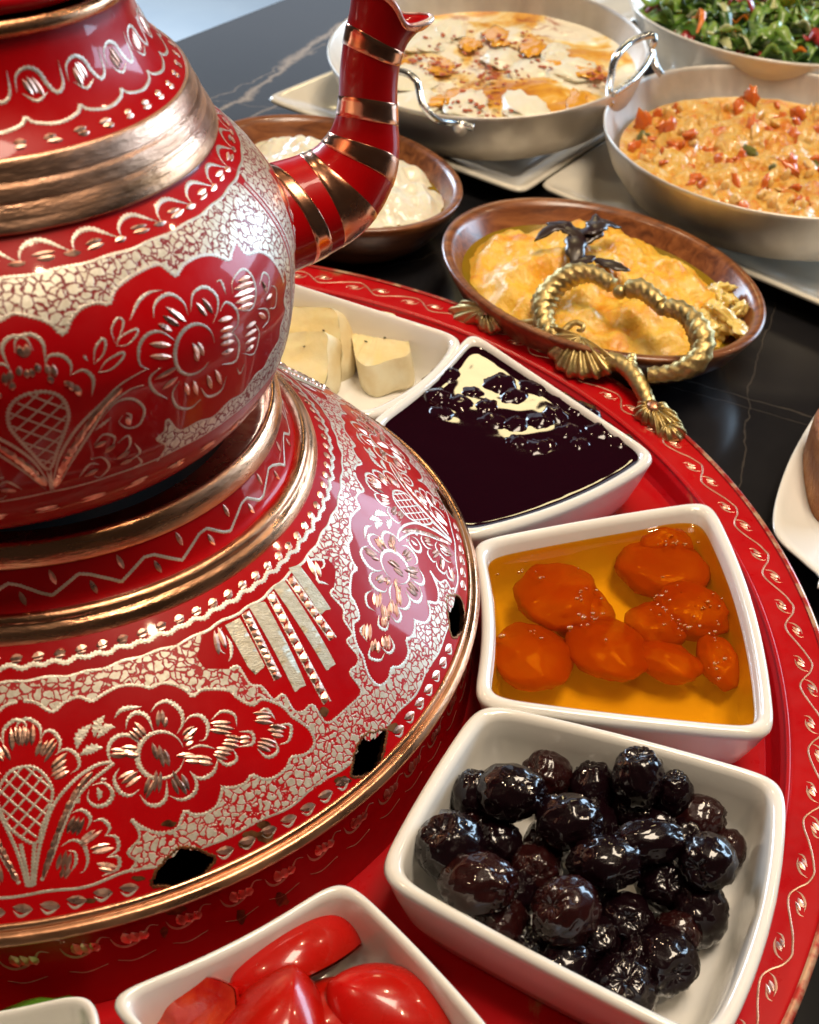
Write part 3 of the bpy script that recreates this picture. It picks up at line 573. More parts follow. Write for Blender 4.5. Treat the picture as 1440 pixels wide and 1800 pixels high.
upB = [(x, .0083) for x in np.linspace(math.radians(-25.5), TB, 40)]
polyB = np.vstack([scal, rgt, tipB, lowB, riB, upB])
frames, lines, cuts = MB(), MB(), MB()
SILB = [(Z2([(720, 425), (722, 370), (750, 330), (800, 312), (858, 350), (882, 412)]), 1.0), (Z2([(893, 395), (905, 310), (960, 278), (1015, 320), (1020, 385), (1000, 445)]), 1.0), (Z2([(1030, 392), (1060, 350), (1108, 385), (1115, 450), (1085, 492)]), .9), (Z2([(1090, 488), (1120, 545), (1105, 625), (1040, 642)]), .9),
 (Z2([(700, 665), (655, 640), (652, 560), (690, 502), (750, 488), (818, 527)]), 1.0), (Z2([(785, 802), (722, 765), (702, 705), (755, 655)]), .9), (Z2([(940, 805), (890, 847), (830, 838), (808, 780), (840, 718)]), .9), (Z2([(1062, 695), (1035, 765), (975, 792), (940, 750)]), .9),
 (Z2([(608, 435), (650, 345), (700, 305), (758, 293)]), .9), (Z2([(540, 545), (522, 480), (550, 425), (578, 440), (565, 500), (540, 545)]), .6), (Z2([(545, 555), (570, 510), (640, 475), (640, 505), (595, 550), (545, 555)]), .6), (Z2([(440, 640), (445, 570), (480, 520), (495, 545), (480, 600), (440, 640)]), .7), (Z2([(460, 680), (500, 625), (575, 585), (575, 612), (520, 665), (460, 680)]), .7), (Z2([(390, 598), (410, 625)]), .7), (Z2([(1015, 255), (1035, 250), (1060, 315)]), .8),
 (Z2([(1090, 310), (1090, 250), (1135, 195), (1180, 225), (1200, 310), (1180, 380), (1135, 390)]), .8), (Z2([(1215, 270), (1235, 212), (1262, 240), (1250, 310)]), .7), (Z2([(1270, 270), (1295, 290), (1290, 370), (1262, 380)]), .7), (Z2([(1205, 380), (1250, 385), (1260, 430), (1230, 470)]), .7), (Z2([(1140, 590), (1190, 590), (1215, 500), (1190, 440)]), .7), (Z2([(1110, 655), (1125, 685), (1145, 640)]), .6),
 (Z2([(70, 590), (75, 525), (140, 500), (200, 540), (212, 640)]), 1.0), (Z2([(210, 650), (230, 602), (290, 600), (332, 640), (330, 695)]), 1.0), (Z2([(335, 690), (390, 668), (436, 708), (430, 790)]), 1.0),
 (Z2([(238, 1238), (258, 1150), (290, 1050), (370, 930), (480, 820), (565, 735), (690, 660)]), .9), (Z2([(270, 1215), (340, 1090), (430, 950), (500, 845), (600, 765), (672, 738)]), .8), (Z2([(238, 1238), (236, 1190), (240, 1130)]), .9),
 (Z2([(470, 905), (540, 822), (620, 803), (676, 850), (655, 920), (600, 940), (558, 912), (575, 880)]), .8), (Z2([(590, 870), (612, 878), (615, 905)]), .7), (Z2([(445, 950), (520, 890)]), 1.0),
 (Z2([(440, 1020), (485, 970), (538, 985), (520, 1040)]), .7), (Z2([(550, 1010), (600, 975), (608, 1020), (560, 1085)]), .7), (Z2([(630, 1010), (656, 1055), (600, 1095)]), .7), (Z2([(640, 1068), (662, 1105), (590, 1140)]), .7), (Z2([(425, 1085), (480, 1078), (512, 1120), (470, 1170), (440, 1165)]), .7), (Z2([(370, 1170), (420, 1110), (465, 1110)]), .7)]
CUTB = [((740, 450), (805, 485)), ((760, 412), (842, 462)), ((775, 370), (872, 442)), ((918, 352), (968, 415)), ((945, 330), (998, 402)), ((1020, 438), (1090, 420)), ((1030, 485), (1095, 465)), ((1028, 548), (1098, 530)), ((1035, 592), (1095, 570)), ((1030, 515), (1090, 500)), ((698, 545), (800, 552)), ((700, 602), (805, 606)), ((722, 712), (835, 650)), ((758, 758), (832, 700)), ((865, 725), (885, 785)), ((905, 715), (925, 785)), ((970, 690), (992, 755)), ((1008, 665), (1038, 735)), ((900, 540), (935, 605)), ((925, 535), (955, 600)), ((910, 580), (930, 625)),
 ((1095, 290), (1190, 255)), ((1095, 325), (1195, 285)), ((1100, 355), (1195, 320)), ((1110, 385), (1190, 355)), ((1115, 255), (1175, 228)), ((1225, 250), (1250, 300)), ((1245, 340), (1275, 310)), ((1210, 400), (1245, 425)), ((1150, 470), (1200, 440)), ((1145, 510), (1205, 475)), ((1145, 545), (1200, 515)), ((1150, 580), (1190, 550)),
 ((100, 560), (112, 610)), ((120, 545), (135, 600)), ((142, 660), (155, 700)), ((168, 635), (185, 680)), ((215, 640), (235, 690)), ((245, 640), (262, 700)), ((228, 690), (245, 730)), ((325, 720), (345, 765)), ((355, 735), (375, 790)), ((300, 720), (325, 740)),
 ((440, 1030), (500, 1000)), ((490, 1055), (540, 1015)), ((545, 1085), (610, 1045)), ((560, 1110), (620, 1085)), ((395, 1165), (460, 1130)), ((590, 885), (610, 925))]
fcB = B(Z2([(917, 575)]))[0]; latB = B(Z2([(185, 768), (245, 775), (300, 812), (322, 880), (305, 950), (272, 1035), (242, 1132)])); latB[0, 0] = TB; latB[-1, 0] = TB
latb = np.vstack([latB, mirror(latB, TB)[::-1][1:-1]])
ropeB = B(Z2([(262, 1200), (300, 1110), (345, 1030), (395, 950), (445, 880), (500, 815), (550, 770)]))
for f in (lambda p: np.asarray(p), lambda p: mirror(p, TB)):
    patch(frames, BODY, f(polyB)); ribbon(lines, BODY, f(scal), .0013, wriggle=.35); ribbon(lines, BODY, f(np.vstack([rgt, tipB])), .0009, wriggle=.3); ribbon(lines, BODY, f(np.array(riB)), .0006)
    ribbon(lines, BODY, f(np.array(riB) + [.02, 0]), .0005)
    for pts, w in SILB: ribbon(lines, BODY, f(B(pts)), w * .00080, taper=1, wriggle=.22)
    ribbon(lines, BODY, f([fcB + [.0054 * math.cos(t) / .076, .0054 * math.sin(t) * 1.05] for t in np.linspace(.9, 2 * math.pi + .1, 26)]), .0010, taper=1)
    for a, b in CUTB: h = f(B(Z2([a, b]))); lens(cuts, BODY, h[0], h[1], .0013, rnd=RND, h=.4)
    rb = f(ropeB)
    for i in range(len(rb) - 1):
        for q in (.2, .5, .8): strokes(cuts, BODY, rb[i] * (1 - q) + rb[i + 1] * q, rb[i + 1], .0036, .0015, 1)
ribbon(lines, BODY, latb, .0010, closed=True, wriggle=.45)
Rl = .072; lx = latb * [Rl, 1]; c0 = lx.mean(0)
for sgn in (1, -1):
    for k in range(-6, 7):
        d = np.array([math.cos(.7 * sgn), math.sin(.7 * sgn)]); p = c0 + np.array([-d[1], d[0]]) * k * .0025; t = np.linspace(-.022, .022, 90); X = p + d * t[:, None]; m = inside(lx, X[:, 0], X[:, 1])
        if m.sum() > 5: ribbon(lines, BODY, X[m] / [Rl, 1], .00055, raw=True, wriggle=.15)
for nm, m_, mt in [('body_chased_frame', frames, M['cells_pot']), ('body_flower_lines', lines, M['silver_shaded']), ('body_flower_cuts', cuts, M['cut'])]:
    o = m_.build(nm, mt, body, smooth=('cuts' not in nm), fix=False)
    for k in (1, 2):
        o2 = o.copy(); COL.objects.link(o2); o2.parent = body; o2.rotation_euler = (0, 0, 2 * math.pi / 3 * k)
# spout: swept in the upright plane through the pot's axis
AZ = math.radians(4); sn = (-math.sin(AZ), math.cos(AZ), 0)
def tube_frames(path):
    T = np.gradient(path, axis=0); T /= np.linalg.norm(T, axis=1)[:, None]; return T
spx = Zm(420, 0, 3.6)([(200, 1395), (300, 1365), (450, 1305), (585, 1232), (685, 1135), (755, 1020), (795, 900), (812, 770), (818, 640), (822, 510), (835, 380), (858, 270), (890, 170), (930, 90), (975, 30)])
SP = catmull(np.array([onplane(x, y, (PO[0], PO[1], 0), sn) for x, y in spx]), 8); ns = len(SP)
rad_px = [99, 95, 90, 85, 79, 72, 64, 56, 52.5, 52, 52.5, 54, 57, 61, 66]
dep = np.array([(p - CAMP) @ FW for p in SP]); SR = np.interp(np.linspace(0, 1, ns), np.linspace(0, 1, len(rad_px)), rad_px) * dep / FPX * .97
ST = tube_frames(SP); SB = np.tile(np.array(sn), (ns, 1)); SNN = np.cross(SB, ST)
def spout_pt(i, ph, o=0.0, k=1.0):
    i = np.clip(i, 0, ns - 1.001); a = int(i); q = i - a
    L = lambda A: A[a] * (1 - q) + A[min(a + 1, ns - 1)] * q
    r = L(SR) * k + o
    tipf = max(0, (i - (ns - 18)) / 17); r2 = r * (1 + tipf * (.10 * math.cos(3 * ph + .6) + .28 * max(0, math.cos(ph + math.pi)) ** 3))
    return L(SP) + (L(SNN) * math.cos(ph) + L(SB) * math.sin(ph)) * r2 + L(ST) * tipf * .004 * (math.cos(3 * ph + .6) * .5 - .6 * math.cos(ph + math.pi) * tipf)
ph = np.linspace(0, 2 * math.pi, 56, endpoint=False); mb = MB()
outer_ = [[spout_pt(i, a) for a in ph] for i in np.linspace(0, ns - 1, 90)]; inner_ = [[spout_pt(i, a, -.0011) for a in ph] for i in np.linspace(ns - 1, ns - 45, 20)]
mb.grid(np.array(outer_ + inner_), cv=True); mb.cap(np.array(inner_[-1])); spout = mb.build('spout', M['red'], pot)
lipm = MB(); lp = np.array([[spout_pt(ns - 1, a, -.0006 + .0007 * math.cos(t)) + ST[-1] * .0006 * math.sin(t) for t in np.linspace(0, 2 * math.pi, 8, endpoint=False)] for a in ph]); lipm.grid(lp, cu=True, cv=True)
M['lip'] = simple('rubbed_lip', (0.55, 0.12, 0.10), .3, .4, .5, .1, var=(0.8, 0.7, 0.65), vscale=200); lipm.build('spout_lip', M['lip'], spout)
M['stripe'] = simple('stripe_copper', (0.78, 0.42, 0.28), .2, 1, var=(0.62, 0.27, 0.15), vscale=60, vdetail=7, rvar=(90, .14, .32), bmp=(120, .15, .0006))
for c, hw, skew, tw in ((.075, .022, .05, 0), (.225, .050, .015, .02), (.385, .036, .035, .03), (.540, .036, .035, .02), (.665, .0, 0, 0), (.770, .036, .015, .02), (.965, .024, .03, 0)):
    if hw == 0: continue
    mb = MB(); P = []
    for a in np.linspace(0, 2 * math.pi, 56, endpoint=False):
        cc = c - skew * math.sin(a) - tw * math.cos(a)
        P.append([spout_pt((cc + hw * q) * (ns - 1), a, .00016 if abs(q) < .99 else .00002) for q in (-1, -.92, -.45, 0, .45, .92, 1)])
    mb.grid(np.array(P), cu=True); mb.build('copper_stripe', M['stripe'], spout, fix=False)

# ------------------------------------------------------------------ white wedge dishes on the tray
def dish_outline(corners, bulges, z, sig=.0055, n=260):
    """corners in order inner-far, outer-far, outer-near, inner-near (pixels on the rim); bulges = outward sag of each edge"""
    C = [onz(x, y, z)[:2] for x, y in corners]; cen = np.mean(C, 0); P = []
    for i in range(4):
        a, b = C[i], C[(i + 1) % 4]; t = np.linspace(0, 1, 60, endpoint=False)[:, None]; d = b - a; nrm = np.array([d[1], -d[0]]); nrm /= np.linalg.norm(nrm)
        if nrm @ ((a + b) / 2 - cen) < 0: nrm = -nrm
        P.append(a + d * t + nrm * bulges[i] * 4 * t * (1 - t))
    P = resample(np.vstack(P), 1e-9 + np.linalg.norm(np.diff(np.vstack(P), axis=0), axis=1).sum() / n, True); n = len(P)
    L = np.linalg.norm(np.roll(P, -1, 0) - P, axis=1).mean(); k = np.arange(-40, 41); w = np.exp(-.5 * (k * L / sig) ** 2); w /= w.sum()
    Q = sum(wi * np.roll(P, -ki, 0) for ki, wi in zip(k, w)); return cen + (Q - cen) * 1.012
DISH_Z, DISH_H = ZFLOOR + .0005, .0290
LEV = [(.0100, 0), (.0090, .0002), (.0078, .0012), (.0048, .0085), (.0019, .0190), (.0006, .0248), (.0, .0270), (.0004, .0283), (.0014, .0290), (.0026, .0289), (.0036, .0281), (.0042, .0268), (.0051, .0205), (.0064, .0115), (.0080, .0065), (.0108, .0042), (.016, .0034)]
def inset(Q, d):
    c = Q.mean(0); return c + (Q - c) * (1 - d / .046)
def wedge_dish(label, corners, bulges, dz=0.0, group='white wedge dishes round the tray'):
    z0 = DISH_Z; Q = dish_outline(corners, bulges, z0 + DISH_H); c = Q.mean(0)
    o = thing('wedge_dish', label, 'dish', (c[0], c[1], z0), group); mb = MB()
    L = [np.column_stack([inset(Q, d), np.full(len(Q), z0 + z)]) for d, z in LEV]; mb.grid(np.array(L), cv=True); mb.cap(L[-1]); mb.cap(L[0], True)
    ob = mb.build('wedge_dish', M['ceramic']); loc = o.location.copy(); bpy.data.objects.remove(o); me = ob.data; me.transform(Matrix.Translation(-loc)); ob.location = loc
    tag(ob, label, 'dish', group); return Q
def level(Q, z):        # inner outline of a dish at height z above its foot
    ds = [d for d, _ in LEV[9:]][::-1]; zs = [q for _, q in LEV[9:]][::-1]; return inset(Q, float(np.interp(z, zs, ds)))
jamQ = wedge_dish('white wedge dish holding dark mulberry jam', [(645, 742), (828, 580), (1158, 800), (800, 945)], (-.003, .0, .006, .0))
aprQ = wedge_dish('white wedge dish holding amber apricot preserve', [(828, 950), (1248, 878), (1362, 1292), (832, 1232)], (.001, .005, .001, -.0035))
olvQ = wedge_dish('white wedge dish holding a heap of black olives', [(845, 1232), (1380, 1370), (1262, 1850), (662, 1535)], (.0015, .005, .001, .0012))
tomQ = wedge_dish('white wedge dish holding cut red tomatoes', [(602, 1535), (900, 1850), (640, 2130), (175, 1750)], (.001, .004, .001, -.003))
grnQ = wedge_dish('white wedge dish holding green peppers', [(170, 1732), (190, 2080), (-260, 2120), (-260, 1790)], (.0, .004, .0, -.003))
cheQ = wedge_dish('white wedge dish holding yellow cheese slices', [(380, 620), (430, 470), (815, 592), (640, 735)], (-.003, .0, .006, .0))

def blob(nu=28, nv=18, fn=lambda d: 1.0):
    V = [(0, 0, 1)]; 
    for i in range(1, nv):
        t = math.pi * i / nv
        for j in range(nu): p = 2 * math.pi * j / nu; V.append((math.sin(t) * math.cos(p), math.sin(t) * math.sin(p), math.cos(t)))
    V.append((0, 0, -1)); V = np.array(V); F = [(0, 1 + j, 1 + (j + 1) % nu) for j in range(nu)]
    for i in range(nv - 2):
        for j in range(nu): a = 1 + i * nu; F.append((a + j, a + nu + j, a + nu + (j + 1) % nu, a + (j + 1) % nu))
    e = len(V) - 1; a = 1 + (nv - 2) * nu; F += [(e, a + (j + 1) % nu, a + j) for j in range(nu)]
    return np.array([v * fn(v) for v in V]), F
def blob_mesh(name, fn, mat, nu=28, nv=18):
    mb = MB(); mb.add(*blob(nu, nv, fn)); m = mb.mesh(name); m.materials.append(mat); return m

# mulberry jam
JZ = DISH_Z + .0262
def liquid(name, Q, z, mat, label, cat, waves=.00006, seed=0, cups=(), men=.0008):
    out = level(Q, z - DISH_Z); c = out.mean(0); mb = MB(); rows = []
    for k in np.linspace(1.0, .02, 46):
        ring_ = c + (out - c) * k; rows.append([(x, y, z + men * math.exp(-(1 - k) * 46 / 1.2) + waves * fbm((x, y, 0), 90, 2, seed) + sum(h * math.exp(-((x - cx) ** 2 + (y - cy) ** 2) / (2 * r * r)) for cx, cy, r, h in cups)) for x, y in ring_])
    mb.grid(np.array(rows), cv=True); mb.cap(np.array(rows[-1])); o = mb.build(name, mat)
    if sum(p.normal.z for p in o.data.polygons) < 0: o.data.flip_normals()
    return tag(o, label, cat)
M['jam'] = simple('mulberry_syrup', (0.011, 0.0005, 0.0035), .03, 0, spec=.5)
bry = [(785, 690, 34), (762, 722, 28), (805, 742, 34), (830, 716, 26), (872, 712, 36), (905, 724, 30), (850, 742, 28), (945, 716, 34), (985, 735, 32), (865, 775, 34), (905, 775, 28), (940, 765, 28), (975, 760, 26), (1015, 752, 34), (1050, 790, 32), (1085, 800, 28), (990, 785, 28), (940, 820, 34), (1015, 805, 26), (910, 800, 24), (770, 745, 24), (960, 800, 22)]
cups = []
for x, y, r in bry: p = onz(x, y, JZ); cups.append((p[0], p[1], r * .40 / FPX * .9, .00016))
liquid('mulberry_jam', jamQ, JZ, M['jam'], 'glossy dark purple mulberry syrup filling a wedge dish', 'jam', seed=3, cups=cups)
M['berry'] = simple('mulberry_skin', (0.010, 0.0012, 0.004), .10, 0, 0, var=(0.018, 0.002, 0.007), vscale=200, spec=.4)
def drup(d):
    best = 0
    for c in DR: best = max(best, math.exp(-((Vector(d) - c).length_squared) / .045))
    return .90 + .10 * best
DR = [Vector((math.sqrt(1 - z * z) * math.cos(2.39996 * i), math.sqrt(1 - z * z) * math.sin(2.39996 * i), z)) for i in range(46) for z in [1 - 2 * (i + .5) / 46]]
bm_ = blob_mesh('mulberry', drup, M['berry'], 30, 20); rb_ = random.Random(3)
for x, y, r in bry:
    R_ = r / FPX * .48 * 1.42; p = onz(x, y, JZ - R_ * .80)
    o = inst('mulberry', bm_, p, (rb_.uniform(0, 6), rb_.uniform(0, 6), rb_.uniform(0, 6)), (R_, R_, R_ * rb_.uniform(1.0, 1.35))); tag(o, 'knobbly dark mulberry half sunk in the glossy jam', 'mulberry', 'mulberries in the jam dish')

# apricots in syrup
AZ_ = DISH_Z + .0225
m, nt, b = new_mat('apricot_syrup'); nt.nodes.remove(b)
tr = nt.nodes.new('ShaderNodeBsdfTransparent'); tr.inputs[0].default_value = (0.96, 0.62, 0.08, 1); gl = nt.nodes.new('ShaderNodeBsdfGlossy'); gl.inputs['Roughness'].default_value = .03
fr = nt.nodes.new('ShaderNodeFresnel'); fr.inputs[0].default_value = 1.42; mxs = nt.nodes.new('ShaderNodeMixShader')
nt.links.new(fr.outputs[0], mxs.inputs[0]); nt.links.new(tr.outputs[0], mxs.inputs[1]); nt.links.new(gl.outputs[0], mxs.inputs[2]); nt.links.new(mxs.outputs[0], nt.nodes['Material Output'].inputs[0]); M['syrup'] = m
apr = [(985, 1050, 74, 62, .0), (1020, 1075, 52, 44, .6), (1065, 1140, 66, 60, .3), (935, 1155, 66, 55, .1), (1165, 1000, 82, 54, -.2), (1215, 1075, 66, 48, -.15), (1150, 1105, 52, 40, -.5), (1175, 1165, 56, 28, -.4), (1265, 1165, 34, 40, .3), (1170, 960, 52, 26, .2)]
M['apricot'] = simple('candied_apricot', (0.56, 0.15, 0.004), .3, 0, .3, .1, var=(0.50, 0.095, 0.004), vscale=90, sss=.3, bmp=(220, .25, .001))
M['apricot'].node_tree.nodes['Principled BSDF'].inputs['Alpha'].default_value = .64
cups = []
for i, (x, y, a, c, rot) in enumerate(apr):
    p = onz(x, y, AZ_ - (.0066 if i in (0, 5, 9) else .0086)); A_x, A_y = a / FPX * .42, c / FPX * .42 / .78
    def fn(d, i=i): return 1 + .14 * fbm(d, 1.5, 3, i * 3.1) - .18 * math.exp(-((d[0] + .2) ** 2 + d[1] ** 2) / .18) * (1 if d[2] > 0 and i % 2 == 0 else 0)
    o = inst('apricot', blob_mesh('apricot', fn, M['apricot'], 36, 22), p, (rb_.uniform(-.15, .15), rb_.uniform(-.15, .15), -.35 + rot), (A_x, A_y, .0070 if i not in (7, 8) else .005))
    tag(o, 'soft orange apricot half lying in amber syrup', 'apricot', 'apricots in the preserve dish')
    if i in (0, 5, 9): cups.append((p[0], p[1], A_x * .5, .0008))
syr = liquid('apricot_syrup', aprQ, AZ_, M['syrup'], 'clear amber syrup filling the apricot dish', 'syrup', seed=9, cups=cups)

M['bubble'] = simple('syrup_bubble', (0.42, 0.13, 0.006), .05, 0, 1, .02, spec=.8); bub = blob_mesh('bubble', lambda d: 1.0, M['bubble'], 10, 6); rbb = random.Random(33)
for cx_, cy_, sx_, sy_, n_ in ((960, 1010, 60, 14, 9), (1035, 1060, 22, 34, 16), (1185, 955, 55, 12, 14), (1170, 1050, 30, 30, 14), (1240, 1060, 40, 22, 14), (1195, 1105, 50, 12, 12), (1255, 1150, 16, 46, 16), (1020, 1100, 40, 20, 8), (930, 1115, 30, 8, 5)):
    for _ in range(n_):
        p = onz(rbb.gauss(cx_, sx_ * .55), rbb.gauss(cy_, sy_ * .55), AZ_ + .0003); r = rbb.uniform(.0002, .00045) * (1.7 if rbb.random() < .12 else 1)
        if inside(level(aprQ, AZ_ - DISH_Z), p[:1], p[1:2])[0]: inst('bubble', bub, p, (0, 0, 0), (r * rbb.uniform(1, 2.0), r, r), syr)

# olives
zo = Zm(660, 1220, 1.846)
olv = [(305, 320, 60, 72, 0), (435, 320, 105, 84, 1), (545, 250, 74, 78, 0), (705, 295, 70, 84, 0), (855, 275, 80, 94, 1), (985, 312, 56, 70, 0), (1065, 395, 86, 72, 0), (215, 495, 100, 98, 0), (390, 490, 78, 80, 0), (625, 415, 102, 84, 1), (330, 615, 118, 92, 1), (745, 548, 112, 78, 1), (885, 480, 112, 72, 1), (1080, 545, 88, 92, 1), (405, 755, 100, 88, 0), (620, 705, 112, 98, 1), (812, 735, 80, 90, 0), (1055, 715, 84, 98, 0), (600, 910, 96, 90, 0), (800, 965, 105, 115, 0), (935, 865, 108, 100, 0), (925, 425, 62, 70, 0), (520, 570, 90, 80, 0), (930, 620, 90, 80, 0), (700, 640, 90, 80, 0), (700, 430, 80, 80, 0), (1140, 505, 60, 60, 0), (720, 800, 80, 70, 0), (500, 820, 60, 60, 0), (840, 380, 70, 70, 0), (300, 420, 70, 70, 0), (560, 480, 80, 70, 0), (1010, 470, 70, 70, 0), (450, 650, 80, 76, 0), (860, 860, 70, 70, 0), (980, 780, 70, 74, 0)]
M['olive'] = simple('olive_skin', (0.0035, 0.0012, 0.0022), .22, 0, .9, .035, var=(0.012, 0.002, 0.004), vscale=60, lo=.4, hi=.75, bmp=(260, .16, .0010), spec=.08)
M['olive_brown'] = simple('brown_olive_skin', (0.024, 0.004, 0.003), .22, 0, .9, .035, var=(0.008, 0.002, 0.004), vscale=70, lo=.4, hi=.7, bmp=(260, .16, .0010), spec=.12)
om = []
for k in range(8):
    def fo(d, k=k):
        w = fbm((d[0] * 1.0, d[1] * 1.0, d[2] * .55), 2.6, 3, k * 5.3); w2 = abs(fbm((d[0] * 1.3, d[1] * 1.3, d[2] * .5), 3.6, 2, k * 7.7))
        pole = math.exp(-((1 - d[2]) / .035)) ; return 1 + .085 * w - .11 * max(0, .15 - w2) / .15 - .18 * pole + .05 * math.exp(-((d[2] - .86) / .06) ** 2)
    om.append(blob_mesh('olive', fo, M['olive_brown'] if k % 4 == 2 else M['olive'], 44, 30))
ro = random.Random(11); OZ = DISH_Z + .0040
for i, (x, y, a, c, up_) in enumerate(olv):
    z = OZ + (.0088 if not up_ else .0205); px = zo([(x, y)])[0]; v = ray(*px); p = CAMP + v * (z - CAMP[2]) / v[2]; dist = (p - CAMP) @ FW
    ra, rc = a / 1.846 / FPX * dist, c / 1.846 / FPX * dist
    wall_ = level(olvQ, z - DISH_Z if z < DISH_Z + .028 else .028); cw = wall_.mean(0); mr = min(ra, rc) * .72
    ok_ = lambda q, zz_: (lambda wl: np.linalg.norm(wl - q[:2], axis=1).min() > mr and inside(wl, q[:1], q[1:2])[0])(level(olvQ, min(zz_ - DISH_Z, .028)))
    for zt in np.arange(z, z + .016, .001):
        q = CAMP + v * (zt - CAMP[2]) / v[2]
        if ok_(q, zt): p = q; z = zt; break
    for _ in range(40):
        if np.linalg.norm(wall_ - p[:2], axis=1).min() < mr * (1.25 if i not in (0, 7) else 1.0) or not inside(wall_, p[:1], p[1:2])[0]: p[:2] += (cw - p[:2]) * .03
        else: break
    lo_ = max(ra, rc) * 1.12; sh = min(ra, rc) * 1.13
    long_dir = RT if ra > rc else UP; q = Vector((long_dir * .9 + FW * ro.uniform(-.5, .5))).to_track_quat('Z', 'Y')
    if abs(ra - rc) / ra < .14: q = Vector(-FW * ro.uniform(.3, .9) + RT * ro.uniform(-.5, .5) + UP * ro.uniform(-.2, .6)).to_track_quat('Z', 'Y')
    e = q.to_euler(); o = inst('olive', om[(i * 3 + ro.randrange(2)) % 8], p, e, (sh, sh * ro.uniform(.95, 1.05), lo_)); tag(o, 'reddish brown wrinkled olive among the black ones in the dish' if o.data.materials[0] == M['olive_brown'] else 'shiny wrinkled black olive in the heap in the white dish', 'olive', 'olives in the dish')
    o.rotation_euler.rotate_axis('Z', ro.uniform(0, 6))

# tomatoes: halves with a skin side and a cut side
M['tomato'] = simple('tomato_skin', (0.50, 0.004, 0.003), .30, 0, .5, .06, var=(0.36, 0.010, 0.003), vscale=40, sss=.15, spec=.3, bmp=(160, .10, .001), rvar=(120, .2, .35))
M['tomato_cut'] = simple('tomato_flesh', (0.36, 0.006, 0.004), .2, 0, .6, .06, var=(0.52, 0.05, 0.014), vscale=150, vdetail=6, bmp=(300, .4, .001))
def tomato_half(label, px, z, a, b, h, rot, wedge=1.0, flip=False):
    p = onz(*px, z); o = thing('tomato_half', label, 'tomato', p); mb = MB(); rows = []
    for t in np.linspace(0, 1, 16):
        th = t * math.pi / 2; rows.append([(a * math.cos(th) * math.cos(f) * (1 + .05 * math.cos(f)), b * math.cos(th) * math.sin(f) * abs(math.sin(f)) ** .45 * (1 - .12 * math.cos(f)), h * math.sin(th) * (1 + .10 * math.cos(f) * math.cos(th))) for f in np.linspace(0, 2 * math.pi, 40, endpoint=False)])
    W_ = Matrix.Translation(p) @ (rot.to_matrix() if hasattr(rot, 'to_matrix') else rot).to_4x4(); tf = lambda A: np.array([[tuple(W_ @ Vector(v)) for v in r] for r in A])
    R_ = tf(rows); mb.grid(R_[:-1], cv=True); mb.cap(R_[-2]); mb.build('skin', M['tomato'], o)
    mc = MB(); cut = []
    for k in np.linspace(1, .04, 10): cut.append([(a * k * math.cos(f) * (1 + .05 * math.cos(f)), b * k * math.sin(f) * abs(math.sin(f)) ** .45 * (1 - .12 * math.cos(f)), -.0006 - .0016 * (0 if k > .9 else abs(math.sin(f * 1.5 + .4)) ** 3 * math.sin(k * 3.1))) for f in np.linspace(0, 2 * math.pi, 40, endpoint=False)])
    C_ = tf(cut); mc.grid(C_, cv=True); mc.cap(C_[-1]); mc.build('cut_face', M['tomato_cut'], o); return o
from mathutils import Euler
TZ = DISH_Z + .005
tomato_half('long tomato half lying skin up against the back of the dish', (530, 1688), TZ + .0085, .0200, .0112, .0110, Euler((-.70, .22, .28)))
tomato_half('tomato piece with its cut face and seeds showing', (320, 1812), TZ + .010, .0145, .0125, .0095, (Vector((.35, .30, -.55)).to_track_quat('Z', 'X') @ Euler((0, 0, .5)).to_quaternion()))
tomato_half('big tomato half with a pointed end, in the middle of the dish', (478, 1870), TZ + .006, .0220, .0150, .0165, Euler((.25, -.25, 1.15)))
tomato_half('round tomato half behind the pointed one', (600, 1845), TZ + .003, .0205, .0165, .0140, Euler((.05, .1, -.5)))
tomato_half('tomato half resting on the side wall of the dish', (702, 1795), TZ + .010, .0205, .0112, .0105, Euler((.20, .42, -.66)))
M['pepper'] = simple('green_pepper', (0.055, 0.16, 0.012), .18, 0, .7, .05, var=(0.09, 0.24, 0.02), vscale=60)
for (x, y, a, lab) in ((25, 1832, .1, 'glossy green pepper piece beside the dish rim'), (-60, 1850, -.3, 'glossy green pepper piece under the other one')):
    p = onz(x, y, TZ + .008); o = inst('green_pepper', blob_mesh('green_pepper', lambda d: 1 + .12 * fbm(d, 2.5, 2, x), M['pepper']), p, (0, .1, a), (.018, .0075, .0075)); tag(o, lab, 'pepper')

